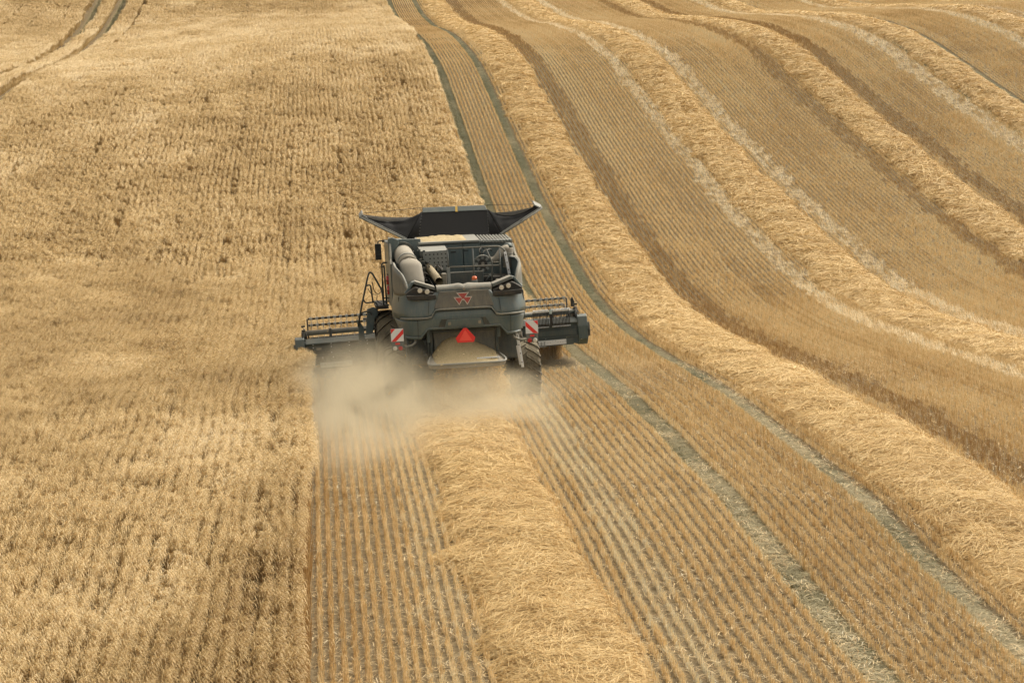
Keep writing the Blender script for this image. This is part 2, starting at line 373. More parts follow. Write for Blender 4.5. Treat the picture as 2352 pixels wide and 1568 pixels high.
def rowgrid(s0, s1, v0, v1, row, step, jit=.3):
    s = np.arange(math.ceil(s0 / row), math.floor(s1 / row) + 1) * row; v = np.arange(v0, v1, step)
    A, B = np.meshgrid(s, v, indexing='ij'); A = A.ravel(); B = B.ravel()
    B = B + rng.uniform(-jit, jit, len(B)) * step
    return A, B
def place(s, v):
    x = s + curve(v); z = ground(x, v)
    k = seen(x, v, z + .3)
    return k, x, z
def slope_y(x, v): return np.arctan2(ground(x, v + .3) - ground(x, v - .3), .6)

# ------------------------------------------------------------------ standing crop
FUR = np.array([-.80, -2.76, -4.70, -6.65, -8.6, -11.5, -18.4, -20.4, -22.3, 1.15, 3.1, 4.4])   # wider drill gaps
def standing(name, v0, v1, row, step, lib, nk, sc, dens=1.0):
    s, v = rowgrid(-58, 6.3, v0, v1, row, step)
    s = s + .012 * np.sin(v * .5 + s * 9)
    k = (s < crop_edge(v) - .12) & (tram_dist(s) > np.where(s < -10, .48, .38) + .06 * rng.random(len(s)))
    # header stands in the crop here
    k &= ~((v > HEAD_V - 2.2) & (v < HEAD_V + .9) & (s > -.14) & (s < 7))
    k &= rng.random(len(s)) < dens
    s, v = s[k], v[k]
    fd = np.min(np.abs(s[:, None] - FUR[None]), axis=1)
    k = (fd > .10) | (rng.random(len(s)) < .55)
    # small thin spots
    k &= (vnoise(np.floor(s / row + .5) * 7.7, v * 3.1, 77) > np.where(v < 60, .05, .02))
    # short blind lane marks up the slope
    k &= ~((np.abs(s + 12.75 - .0) < .14) & (v > 128) & (v < 175)); k &= ~((np.abs(s + 2.2) < .16) & (v > 116) & (v < 128))
    s, v = s[k], v[k]
    kk, x, z = place(s, v); s, v, x, z = s[kk], v[kk], x[kk], z[kk]
    n = len(s)
    # gusts: patches where the ears are swept over and show pale flanks
    g = fbm(s * .42 + 3, v * .20, 11, 3); g2 = fbm(s * 1.3, v * .8, 12, 2); g3 = fbm(s * .09, v * .05, 19, 2)
    gust = np.clip((g - .5) * 2.2 + (g2 - .5) * .9 + (g3 - .5) * 1.2 + .35, 0, 1)
    tiltdir = -0.5 + (fbm(s * .25, v * .18, 14) - .5) * 2.6
    tilt = .03 + .24 * gust + rng.normal(0, .035, n)
    rot = np.stack([-np.sin(tiltdir) * -1 * tilt * -1, np.cos(tiltdir) * tilt, rng.normal(0, .12, n)], -1)
    hs_ = 1 + (fbm(s * 1.1, v * 1.1, 15) - .5) * .30 + rng.normal(0, .04, n)
    hs_ *= 1 - .25 * np.clip(1 - np.abs(s - crop_edge(v)) / .25, 0, 1) * rng.random(n)
    tint = .36 + .26 * gust + (fbm(s * .5, v * .3, 16) - .5) * .34 + rng.normal(0, .05, n)
    # far crop painted paler on the brow, where only ear tops show
    tint += .24 * np.exp(-((v - 122) / 24) ** 2)          # brightness of the grazing view put into the tint
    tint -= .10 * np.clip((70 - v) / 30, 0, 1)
    shut = np.clip((fbm(s * .30 + 9, v * .11, 23) - .50) * 3.2, 0, 1)
    scl = np.stack([(.64 + .5 * shut + .12 * rng.random(n)) * sc, np.full(n, 1.0), hs_], -1)
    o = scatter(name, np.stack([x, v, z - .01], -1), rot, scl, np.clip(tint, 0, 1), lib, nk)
    print(name, n)
    return o
o = standing('standing_crop', 20, 62, .20, .10, LIB_CROP_N, 10, 1.1)
tag(o, 'ripe bearded cereal crop standing uncut in the lower left, ears combed by the wind', 'crop', kind='stuff')
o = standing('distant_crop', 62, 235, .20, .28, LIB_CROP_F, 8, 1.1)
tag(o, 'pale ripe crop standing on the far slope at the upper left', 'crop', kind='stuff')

# bare stems along the freshly cut face of the crop
LIB_STEM = library('stem_kinds', [lambda i: proto('stem_%02d' % i, stub_seg(34, .3, 1.1, .60, 0, .035), M_STUB) for _ in range(6)])
v = np.concatenate([np.arange(20, HEAD_V - 2.2, .12), np.arange(HEAD_V + .9, 200, .14)] * 3); s = crop_edge(v) - .03 - .10 * rng.random(len(v)); kk, x, z = place(s, v); s, v, x, z = s[kk], v[kk], x[kk], z[kk]; n = len(s)
o = scatter('crop_edge_stems', np.stack([x, v, z], -1), np.stack([rng.normal(0, .05, n), rng.normal(.0, .06, n), rng.normal(0, .2, n)], -1), np.stack([np.ones(n), np.ones(n), rng.uniform(.75, 1.05, n)], -1), np.clip(rng.normal(.13, .08, n), 0, 1), LIB_STEM, 6)
tag(o, 'brown bare stems showing along the cut side of the standing crop', 'crop', kind='stuff')

# ------------------------------------------------------------------ stubble
def strip_of(s):
    c = np.array([3.12, 10.13, 16.79, 24.0, 30.6, 37.4, 44.1]); i = np.argmin(np.abs(s[:, None] - c[None]), axis=1)
    return i, s - c[i]
def cut_height(i, v):
    # the table rises and drops: saw-tooth steps in stubble height along each pass
    h = np.zeros(len(v))
    for k in range(7):
        r = np.random.default_rng(100 + k); e = [10.]
        while e[-1] < 240: e.append(e[-1] + r.uniform(3, 13) * (1 if e[-1] < 60 else 1.0))
        e = np.array(e); j = np.clip(np.searchsorted(e, v) - 1, 0, len(e) - 2); t = (v - e[j]) / (e[j + 1] - e[j])
        hh = r.uniform(.85, 1.12, len(e)); amp = r.uniform(.0, .28, len(e))
        h = np.where(i == k, hh[j] + amp[j] * (t - .5), h)
    return h
#          strip: list of (offset from swath centre, half width, tint, crushed); tint also paints the sheen of leaning stems
BANDS = {0: [(1.52, .34, .98, 0), (-1.30, .36, .72, 0)],
         1: [(1.42, .42, .04, 0), (-1.40, .25, .36, 0)],
         2: [(-1.42, .34, .64, 1), (1.5, .34, .64, 1)],
         3: [(-1.45, .42, .14, 0), (1.45, .42, .02, 0)],
         4: [(-1.6, .48, .66, 1), (1.6, .30, .66, 0)],
         5: [(-1.5, .4, .7, 1), (1.5, .4, .3, 1)], 6: [(1.5, .5, .3, 1)]}
def stubble(name, v0, v1, step, lib, nk, crushlib, wide):
    s1, va = rowgrid(-.1, 4.35, v0, v1, .145, step); s2, vb = rowgrid(4.36, 52, v0, v1, .168, step)
    s = np.concatenate([s1, s2]); v = np.concatenate([va, vb])
    k = (s > crop_edge(v) + .06) & (tram_dist(s) > TRAM_W + .03)
    k &= ~((v > HEAD_V - 1.6) & (s < 6.4) & (v < HEAD_V + 1.2))
    for c, hw, a, b_ in SWATHS: k &= ~((np.abs(s - c) < hw - .28) & (v > a) & (v < b_))
    s, v = s[k], v[k]
    kk, x, z = place(s, v); s, v, x, z = s[kk], v[kk], x[kk], z[kk]
    i, off = strip_of(s); hh = cut_height(i, v)
    tint = .57 + .04 * (v > 60) + (fbm(s * .35, v * .12, 31) - .5) * .34 + (vnoise(s * 0 + np.floor(s / ROW + .5) * 7.7, v * .02, 8) - .5) * .30 + rng.normal(0, .045, len(s))
    tint -= .10 * (hh < .93)
    tint = np.where((s > 6.9) & (s < 9.2), tint - .05, tint)
    crush = np.zeros(len(s), bool)
    wv = .10 * (fbm(v * 1.3, s * 0 + 7, 33) - .5) * 2
    for q, L in BANDS.items():
        for o_, hw, tt, cr in L:
            m_ = (i == q) & (np.abs(off - o_ + wv) < hw * (.6 + .7 * rng.random(len(s))))
            tint = np.where(m_, tt * .8 + tint * .2 + rng.normal(0, .10, len(s)), tint)
            if cr: crush |= m_ & (rng.random(len(s)) < .8)
            hh = np.where(m_, hh * .85, hh)
    n = len(s)
    rx = slope_y(x, v)
    def go(mask, nm, lb, kk_, zs):
        m = int(mask.sum())
        rot = np.stack([rx[mask], rng.normal(0, .03, m), np.where(rng.random(m) < .5, 0., 0.) + rng.normal(0, .04, m)], -1)
        xs = np.where(s[mask] > 4.36, .72, .85)
        scl = np.stack([xs, np.full(m, 1.0), (np.where(s[mask] > 4.36, 1.0, .95)) * hh[mask] * zs * (1 + rng.normal(0, .05, m))], -1)
        o = scatter(nm, np.stack([x[mask], v[mask], z[mask]], -1), rot, scl, np.clip(tint[mask], 0, 1), lb, kk_)
        print(nm, m); return o
    a = go(~crush, name, lib, nk, 1.0)
    b = go(crush, 'crushed_' + name, crushlib, 8, .85)
    return a, b
a, b_ = stubble('stubble', 20, 60, .26, LIB_STUB_N, 8, LIB_CRUSH, 1)
tag(a, 'straw coloured stubble in close drill rows around and behind the harvester', 'stubble', kind='stuff')
tag(b_, 'stubble pressed down by wheels into bands beside the near straw rows', 'stubble', kind='stuff')
a, b_ = stubble('distant_stubble', 60, 235, .48, LIB_STUB_F, 8, LIB_CRUSH, 2)
tag(a, 'golden stubble rows running up the far slope at the upper right', 'stubble', kind='stuff')
tag(b_, 'brown and grey bands of pressed stubble along the far straw rows', 'stubble', kind='stuff')

# loose straw litter between the rows
n = 5500
s = rng.uniform(0, 14, n); v = 20 + 26 * rng.random(n) ** 1.2
k = (s > crop_edge(v) + .05); s, v = s[k], v[k]; kk, x, z = place(s, v); s, v, x, z = s[kk], v[kk], x[kk], z[kk]; n = len(s)
o = scatter('straw_litter', np.stack([x, v, z + .004], -1), np.stack([slope_y(x, v), np.zeros(n), rng.uniform(0, 6.28, n)], -1), np.ones((n, 3)) * rng.uniform(.6, 1.2, n)[:, None], np.clip(rng.normal(.4, .2, n), 0, 1), LIB_LITTER, 6)
tag(o, 'loose bits of straw scattered between the near stubble rows', 'straw', kind='stuff')
# grass and combed straw in the wheel lanes
Sx, Vx = [], []
for _, t in TRAMS:
    m_ = 9000 if t in (6.67, 8.60) else 5000
    Sx.append(t + np.clip(rng.normal(0, .09, m_), -.2, .2)); Vx.append(20 + 160 * rng.random(m_) ** 1.4)
s = np.concatenate(Sx); v = np.concatenate(Vx); kk, x, z = place(s, v); s, v, x, z = s[kk], v[kk], x[kk], z[kk]; n = len(s)
tnt = .35 + .75 * (fbm(s * 2 + 40, v * .5, 51) - .5) * 2 + np.where(v < 42, .22, np.where(v < 60, .0, -.25)) + rng.normal(0, .12, n)
o = scatter('lane_grass', np.stack([x, v, z - .05], -1), np.stack([slope_y(x, v), np.zeros(n), rng.normal(0, .35, n)], -1), np.stack([np.ones(n), np.ones(n), rng.uniform(.5, 1.3, n)], -1), np.clip(tnt, 0, 1), LIB_GRASS, 6)
tag(o, 'grey green grass and flattened straw growing in the wheel lanes', 'grass', kind='stuff')
print('lane', n)

# ------------------------------------------------------------------ swaths of straw
def swath(k, centre, hw, v0, v1, label):
    r = np.random.default_rng(500 + k)
    # visible reach
    vv = np.arange(v0, v1, .25); x = centre + curve(vv); z = ground(x, vv); ok = seen(x, vv, z, .14)
    if not ok.any(): return
    v0, v1 = vv[ok].min(), vv[ok].max()
    root = bpy.data.objects.new('straw_swath', None); root.location = (centre + float(curve(v0 + 1)), v0 + 1, float(ground(centre, v0 + 1)))
    link(root); tag(root, label, 'straw swath', 'straw swaths lying in lines along the field')
    dv = .10 if v0 < 60 else .2
    vs_ = np.arange(v0, v1, dv); ts = np.linspace(-1, 1, 17)
    T, V_ = np.meshgrid(ts, vs_, indexing='ij')
    def rise_(V_): return np.clip((v1 + .3 - V_) / 3.5, .12, 1) if v1 < 60 else 1.0
    def shape(T, V_):
        wl = hw * (1 + .42 * (fbm(V_ * .9, T * 0 + k * 3.1, 61) - .5) * 2 * (T < 0) + .26 * (fbm(V_ * .9, T * 0 + k * 5.1, 62) - .5) * 2 * (T >= 0))
        s = centre + .08 * np.sin(V_ * .11 + k) + T * wl
        prof = np.clip(1 - np.abs(T) ** 2.2, 0, 1)
        waves = fbm(T * 1.3 + k, V_ * 1.15 + T * .5, 63, 4)
        hgt = prof * (.045 + .15 * waves * rise_(V_)) + .01
        end = np.clip((v1 - V_) / .6, 0, 1) if v1 < 60 else 1
        x = s + curve(V_)
        return x, ground(x, V_) + hgt * end - .03 * (np.abs(T) > .99)
    X, Z = shape(T, V_)
    ids = np.arange(X.size).reshape(X.shape)
    F_ = np.stack([ids[:-1, :-1], ids[1:, :-1], ids[1:, 1:], ids[:-1, 1:]], -1).reshape(-1, 4)
    ox, oy, oz = root.location
    me = npmesh('straw_bed', np.stack([X - ox, V_ - oy, Z - oz], -1).reshape(-1, 3), F_, smooth=True)
    add_attr(me, 'shade', 'FLOAT', np.clip(.18 + .35 * fbm(T * 6 + 9, V_ * 6, 64), 0, 1).ravel()); me.materials.append(M_STRAW)
    link(bpy.data.objects.new('straw_bed', me), root)
    # the straws
    Vs, Ts = [], []
    seg = np.arange(v0, v1, 1.0)
    for a in seg:
        dens = 2300 * min(1, (27. / max(a, 24)) ** 1.45)
        if a > v1 - 1 and v1 < 60: pass
        m_ = int(dens * 2 * hw * min(1, v1 - a)); Vs.append(a + r.random(m_)); Ts.append(np.where(r.random(m_) < .16, r.normal(0, .8, m_).clip(-1.55, 1.55), r.uniform(-1.04, 1.04, m_)))
    V0 = np.concatenate(Vs); T0 = np.concatenate(Ts); x, z = shape(np.clip(T0, -1, 1), V0); x = x + (T0 - np.clip(T0, -1, 1)) * hw
    kk = seen(x, V0, z); V0, T0, x, z = V0[kk], T0[kk], x[kk], z[kk]; m_ = len(x)
    wid = (.0065 * np.maximum(V0, 26) / 26) ** .95 * .78; L = r.uniform(.16, .50, m_) * (1 + .004 * V0)
    # direction: mostly across, swirling with the waves
    ang = (fbm(T0 * 2 + k * 7, V0 * 1.6, 65, 3) - .5) * 3.4 + r.normal(0, .60, m_)
    ang = np.where(r.random(m_) < .22, r.uniform(0, 3.14, m_), ang)
    dx, dy = np.cos(ang), np.sin(ang)
    P = []
    bow = r.uniform(-.25, .25, m_) * L; rise = r.uniform(-.015, .04, m_) + .06 * (r.random(m_) < .08)
    zt = r.uniform(.0, .045, m_)
    for q, f_ in ((-.5, 0), (0, 1), (.5, 0)):
        px = x + dx * L * q - dy * bow * f_; py = V0 + dy * L * q + dx * bow * f_
        tt = (px - (x - T0 * hw)) / hw
        dz = z + zt + rise * f_
        # ends hang down where they run over the edge
        over = np.clip(np.abs(tt) - .85, 0, .5)
        P.append((px, py, dz - over * .22 + (ground(px, py) - ground(x, V0)) * 1.0))
    tw = r.uniform(-.6, .6, m_)
    nx, ny, nz = -dy * np.cos(tw), dx * np.cos(tw), np.sin(tw)
    verts = []
    for px, py, pz in P:
        verts.append(np.stack([px - nx * wid / 2 - ox, py - ny * wid / 2 - oy, pz - nz * wid / 2 - oz], -1)); verts.append(np.stack([px + nx * wid / 2 - ox, py + ny * wid / 2 - oy, pz + nz * wid / 2 - oz], -1))
    verts = np.stack(verts, 1).reshape(-1, 3)
    b0 = np.arange(m_)[:, None] * 6
    F_ = np.concatenate([b0 + np.array([[0, 1, 3, 2]]), b0 + np.array([[2, 3, 5, 4]])], 0)
    me = npmesh('loose_straw', verts, F_); shd = np.clip(r.uniform(.15, 1.0, m_) * .72 + .25 * (fbm(x, V0, 66) - .3), 0, 1)
    add_attr(me, 'shade', 'FLOAT', np.repeat(shd, 6)); me.materials.append(M_STRAW)
    o = link(bpy.data.objects.new('loose_straw', me), root); tag(o, kind='stuff')
    print('swath', k, round(v0), round(v1), m_)
LBL = ['fresh straw swath lying directly behind the harvester at the bottom centre',
       'broad straw swath next to the two green wheel lanes, first one right of the harvester',
       'straw swath second from the harvester, between two pale bands of pressed stubble',
       'straw swath third from the harvester, flanked by brown pressed stubble on both sides',
       'straw swath fourth from the harvester, beside the thin green lane at upper right',
       'straw swath beyond the thin green lane, in the top right corner',
       'farthest straw swath crossing the top right corner of the field']
for k, (c, hw, a, b_) in enumerate(SWATHS): swath(k, c, hw, a, min(b_, 235), LBL[k])

# ================================================================== the harvester
def paint(name, col, rough=.45, dust=.45, dustc=(.33, .27, .18), metal=0.0, scale=3.0, spec=.5):
    m, nt, b = new_mat(name)
    g = nt.nodes.new('ShaderNodeNewGeometry'); tc = nt.nodes.new('ShaderNodeTexCoord')
    if dust > 0:
        sx = nt.nodes.new('ShaderNodeSeparateXYZ'); nt.links.new(g.outputs['True Normal'], sx.inputs[0])
        up = mth(nt, 'MULTIPLY', mth(nt, 'ADD', sx.outputs[2], .0), .75, clamp=True)
        n1 = noise(nt, scale, 5, .62, vec=tc.outputs['Object']); n2 = noise(nt, scale * 9, 3, .6, vec=tc.outputs['Object'])
        f = mth(nt, 'ADD', mth(nt, 'MULTIPLY', mth(nt, 'SUBTRACT', n1, .38), 1.5 * dust), mth(nt, 'MULTIPLY', mth(nt, 'SUBTRACT', n2, .5), .5 * dust))
        st = nt.nodes.new('ShaderNodeMapping'); st.inputs['Scale'].default_value = (7, 7, 1.3); nt.links.new(tc.outputs['Object'], st.inputs[0])
        f = mth(nt, 'ADD', f, mth(nt, 'MULTIPLY', mth(nt, 'SUBTRACT', noise(nt, 1.6, 5, .6, vec=st.outputs[0], dist=1.5), .5), 1.3 * dust))
        f = mth(nt, 'ADD', f, mth(nt, 'MULTIPLY', up, dust * 1.5)); f = mth(nt, 'ADD', f, dust * .15, clamp=True)
        c = mixc(nt, f, col, dustc); nt.links.new(c, b.inputs['Base Color'])
        r = nt.nodes.new('ShaderNodeMapRange'); nt.links.new(f, r.inputs[0]); r.inputs[3].default_value = rough; r.inputs[4].default_value = .9
        nt.links.new(r.outputs[0], b.inputs['Roughness'])
    else:
        b.inputs['Base Color'].default_value = (*col, 1); b.inputs['Roughness'].default_value = rough
    b.inputs['Metallic'].default_value = metal; b.inputs['Specular IOR Level'].default_value = spec
    return m
TEAL = paint('hood_paint', (.072, .112, .118), .34, .34, (.29, .26, .20))
TEALD = paint('dusty_side_paint', (.08, .108, .108), .48, .66, (.32, .285, .22))
DARK = paint('dark_frame_paint', (.038, .055, .057), .5, .3)
HEADP = paint('header_paint', (.048, .074, .077), .5, .24, (.26, .21, .13))
BLACK = paint('black_plastic', (.012, .013, .013), .6, .15)
CLOTH = paint('tank_cloth', (.006, .006, .006), .8, .05, (.10, .08, .055), scale=2.0)
CLOTHG = paint('tank_cloth_inside', (.14, .13, .115), .8, .5, (.33, .29, .22))
DUSTM = paint('dusty_metal', (.22, .20, .16), .55, .6, (.38, .33, .25), .0)
GREYM = paint('grey_sheet', (.20, .215, .20), .5, .4, (.36, .32, .25))
TYRE = paint('tyre_rubber', (.03, .03, .027), .85, .8, (.24, .20, .13), scale=3)
WHITE = paint('white_metal', (.72, .73, .72), .4, .12)
WHITEB = paint('pale_strip', (.52, .62, .60), .45, .15)
REDP = paint('red_paint', (.42, .012, .015), .3, .08)
REDF = paint('red_reflector', (.75, .03, .025), .35, .04)
REDF2 = paint('orange_red_centre', (.90, .09, .06), .4, .04)
REDL = paint('emblem_red', (.36, .035, .028), .45, .2)
EMBW = paint('emblem_border', (.55, .50, .42), .5, .2)
ORNG = paint('beacon_orange', (.75, .14, .03), .25, .1)
YELL = paint('yellow_sticker', (.70, .42, .04), .5, .2)
LAMPW = paint('lamp_glass', (.62, .60, .52), .15, .15)
BLUE = paint('pale_blue_clip', (.22, .42, .48), .5, .2)
CHAFF, nt, b = new_mat('chaff')
tcn = nt.nodes.new('ShaderNodeTexCoord')
nt.links.new(ramp(nt, noise(nt, 45, 5, .7, vec=tcn.outputs['Object']), [(.3, (.34, .25, .12)), (.5, (.52, .40, .21)), (.7, (.64, .51, .30))]), b.inputs['Base Color']); b.inputs['Roughness'].default_value = .9
bp = nt.nodes.new('ShaderNodeBump'); bp.inputs['Distance'].default_value = .02; nt.links.new(noise(nt, 60, 4, .7, vec=tcn.outputs['Object']), bp.inputs['Height']); nt.links.new(bp.outputs[0], b.inputs['Normal'])
GLASS = paint('cab_glass', (.02, .025, .028), .08, .12, spec=.8)

yw_, pt_, rl_ = 0.0, R(3.5), R(2.5)
Rx = Matrix(((1, 0, 0), (0, math.cos(pt_), math.sin(pt_)), (0, -math.sin(pt_), math.cos(pt_))))
Ry = Matrix(((math.cos(rl_), 0, -math.sin(rl_)), (0, 1, 0), (math.sin(rl_), 0, math.cos(rl_))))
harv = bpy.data.objects.new('combine_harvester', None); link(harv)
harv.matrix_world = Matrix.Translation((3.423, 40.971, .110)) @ (Rx @ Ry).to_4x4()
harv.empty_display_size = .5
tag(harv, 'dark green grey combine harvester driving away with its grain tank wings spread open', 'combine harvester')

class Part:
    def __init__(s): s.bm = bmesh.new()
    def face(s, vs, smooth=False):
        try:
            f = s.bm.faces.new(vs); f.smooth = smooth; return f
        except ValueError: return None
    def box(s, x0, x1, y0, y1, z0, z1):
        v = [s.bm.verts.new((x, y, z)) for z in (z0, z1) for y in (y0, y1) for x in (x0, x1)]
        for q in ((0, 2, 3, 1), (4, 5, 7, 6), (0, 1, 5, 4), (2, 6, 7, 3), (0, 4, 6, 2), (1, 3, 7, 5)): s.face([v[i] for i in q])
        return s
    def solid(s, A, B):
        """two matching outlines (lists of points) joined into a solid"""
        a = [s.bm.verts.new(p) for p in A]; b = [s.bm.verts.new(p) for p in B]; n = len(a)
        s.face(a); s.face(b[::-1])
        for i in range(n): s.face([a[i], a[(i + 1) % n], b[(i + 1) % n], b[i]][::-1])
        return s
    def prism(s, o, y0, y1): return s.solid([(x, y0, z) for x, z in o], [(x, y1, z) for x, z in o])
    def prismx(s, o, x0, x1): return s.solid([(x0, y, z) for y, z in o], [(x1, y, z) for y, z in o])
    def prismz(s, o, z0, z1): return s.solid([(x, y, z0) for x, y in o], [(x, y, z1) for x, y in o])
    def cyl(s, p0, p1, r0, r1=None, n=20, caps=True):
        p0, p1 = Vector(p0), Vector(p1); r1 = r0 if r1 is None else r1
        q = (p1 - p0).to_track_quat('Z', 'Y'); A, B = [], []
        for i in range(n):
            a = 2 * math.pi * i / n; d = q @ Vector((math.cos(a), math.sin(a), 0))
            A.append(s.bm.verts.new(p0 + d * r0)); B.append(s.bm.verts.new(p1 + d * r1))
        for i in range(n): s.face([A[i], A[(i + 1) % n], B[(i + 1) % n], B[i]], True)
        if caps: s.face(A[::-1]); s.face(B)
        return s
    def tube(s, pts, r, n=8, bend=0.0):
        P = [Vector(p) for p in pts]
        if bend > 0:      # round the corners
            Q = [P[0]]
            for i in range(1, len(P) - 1):
                a, b, c = P[i - 1], P[i], P[i + 1]; k = min(bend, (b - a).length * .45, (c - b).length * .45)
                s0 = b + (a - b).normalized() * k; s1 = b + (c - b).normalized() * k
                for t in (0, .25, .5, .75, 1): Q.append(s0 * (1 - t) ** 2 + b * 2 * t * (1 - t) + s1 * t * t)
            Q.append(P[-1]); P = Q
        rings = []; up = None
        for i, p in enumerate(P):
            d = (P[min(i + 1, len(P) - 1)] - P[max(i - 1, 0)]).normalized()
            if up is None: up = d.orthogonal().normalized()
            up = (up - d * up.dot(d)).normalized(); sd = d.cross(up)
            rings.append([s.bm.verts.new(p + (up * math.cos(2 * math.pi * k / n) + sd * math.sin(2 * math.pi * k / n)) * r) for k in range(n)])
        for a, b in zip(rings, rings[1:]):
            for k in range(n): s.face([a[k], a[(k + 1) % n], b[(k + 1) % n], b[k]], True)
        s.face(rings[0][::-1]); s.face(rings[-1])
        return s
    def dome(s, c, r, n=14, m=6, sq=1.0, axis='Z'):
        c = Vector(c); rings = []
        for j in range(m + 1):
            t = j / m * math.pi / 2; rr = r * math.cos(t); h = r * sq * math.sin(t)
            if j == m: rings.append([s.bm.verts.new(c + (Vector((0, 0, h)) if axis == 'Z' else Vector((0, -h, 0))))]); break
            rings.append([s.bm.verts.new(c + (Vector((rr * math.cos(a), rr * math.sin(a), h)) if axis == 'Z' else Vector((rr * math.cos(a), -h, rr * math.sin(a))))) for a in [2 * math.pi * k / n for k in range(n)]])
        for a, b in zip(rings, rings[1:]):
            for k in range(n):
                if len(b) == 1: s.face([a[k], a[(k + 1) % n], b[0]], True)
                else: s.face([a[k], a[(k + 1) % n], b[(k + 1) % n], b[k]], True)
        return s
    def grid(s, G, thick=None, smooth=True):
        """G: rows of points; optional thickness vector"""
        def put(off, flip):
            V_ = [[s.bm.verts.new(Vector(p) + off) for p in row] for row in G]
            for i in range(len(V_) - 1):
                for j in range(len(V_[0]) - 1):
                    q = [V_[i][j], V_[i + 1][j], V_[i + 1][j + 1], V_[i][j + 1]]
                    s.face(q[::-1] if flip else q, smooth)
            return V_
        A = put(Vector((0, 0, 0)), False)
        if thick is not None:
            B = put(Vector(thick), True); n, m_ = len(A), len(A[0])
            for i in range(n - 1):
                s.face([A[i][0], B[i][0], B[i + 1][0], A[i + 1][0]]); s.face([A[i][-1], A[i + 1][-1], B[i + 1][-1], B[i][-1]])
            for j in range(m_ - 1):
                s.face([A[0][j], A[0][j + 1], B[0][j + 1], B[0][j]]); s.face([A[-1][j], B[-1][j], B[-1][j + 1], A[-1][j + 1]])
        return s
    def obj(s, name, mat, parent=None, bevel=0.0, kind=None, label=None):
        bmesh.ops.recalc_face_normals(s.bm, faces=s.bm.faces)
        me = bpy.data.meshes.new(name); s.bm.to_mesh(me); s.bm.free(); me.materials.append(mat)
        o = bpy.data.objects.new(name, me); COL.objects.link(o); o.parent = harv if parent is None else parent
        if bevel:
            md = o.modifiers.new('bevel', 'BEVEL'); md.width = bevel; md.segments = 2; md.limit_method = 'ANGLE'; md.angle_limit = R(35)
        if kind: o['kind'] = kind
        if label: o['label'] = label
        return o
def again(src, dx=0, dy=0, dz=0, parent=None, mirror=False):
    o = src.copy(); COL.objects.link(o); o.parent = parent or src.parent
    if mirror: o.scale = (-src.scale[0], 1, 1); o.location = (-src.location[0] + dx, src.location[1] + dy, src.location[2] + dz)
    else: o.location = src.location + Vector((dx, dy, dz))
    for ch in [c for c in src.children]:
        again(ch, parent=o)
    return o

# ---- frame and body core
Part().box(-1.16, 1.18, -.75, 4.2, .95, 1.9).obj('chassis', DARK, bevel=.03)
Part().box(-1.28, 1.30, -.80, 1.60, 1.75, 2.36).obj('engine_bay_floor', BLACK, bevel=.02)
tank = Part()
tank.box(-1.30, 1.36, 1.62, 4.2, 1.9, 3.28)
tank = tank.obj('grain_tank', TEAL, bevel=.02)
# rear wall of the tank with the round opening for the unloading tube on the left
w = Part()
w.prism([(-1.30, 2.36), (-1.30, 3.42), (-.62, 3.40), (-.62, 3.28), (-.66, 2.36)], 1.55, 1.615); w.obj('tube_bulkhead', TEAL, bevel=.015)
Part().box(-.60, .28, 1.56, 1.615, 2.42, 3.25).obj('tank_rear_panel', TEAL, bevel=.012)
Part().box(.295, .66, 1.56, 1.615, 2.42, 3.25).obj('tank_rear_panel', TEAL, bevel=.012)
Part().box(.675, 1.34, 1.57, 1.615, 2.42, 3.22).obj('tank_rear_panel', TEAL, bevel=.012)
Part().box(.02, .13, 1.54, 1.558, 3.06, 3.085).obj('panel_handle', BLACK)
Part().box(.30, .40, 1.54, 1.558, 3.08, 3.10).obj('panel_handle', BLACK)
# top deck: smooth cover on the left under a layer of chaff, ribbed grille on the right
Part().solid([(-.68, 1.50, 3.27), (.66, 1.50, 3.26), (.66, 2.86, 3.33), (-.68, 2.86, 3.33)], [(-.68, 1.50, 3.32), (.66, 1.50, 3.31), (.66, 2.86, 3.375), (-.68, 2.86, 3.375)]).obj('deck_cover', GREYM, bevel=.012)
g = Part(); rr = np.random.default_rng(3); G = []
for i in range(9):
    row = []
    for j in range(29):
        x = -.64 + 1.02 * j / 28; y = 1.56 + 1.26 * i / 8; e = 1 - (abs(j / 14 - 1)) ** 6; hgt = (.004 + .035 * vnoise(np.array([x * 7.]), np.array([y * 6.]), 4)[0]) * e
        row.append((x, y, 3.318 + (y - 1.5) * .046 + (hgt if 0 < i < 8 else -.006) - .012 * (rr.random() < .2)))
    G.append(row)
g.grid(G).obj('chaff_layer', CHAFF, kind='stuff')
Part().solid([(.68, 1.52, 3.24), (1.36, 1.52, 3.21), (1.36, 2.86, 3.29), (.68, 2.86, 3.31)], [(.68, 1.52, 3.26), (1.36, 1.52, 3.23), (1.36, 2.86, 3.31), (.68, 2.86, 3.33)]).obj('grille_deck', DARK)
rib0 = Part().solid([(0, 1.53, 3.262), (.032, 1.53, 3.262), (.032, 2.85, 3.332), (0, 2.85, 3.332)], [(0, 1.53, 3.287), (.032, 1.53, 3.295), (.032, 2.85, 3.365), (0, 2.85, 3.357)]).obj('grille_rib', GREYM)
rib0.location = (.70, 0, 0)
for k in range(1, 10): again(rib0, dx=k * .07, dz=-k * .0023)
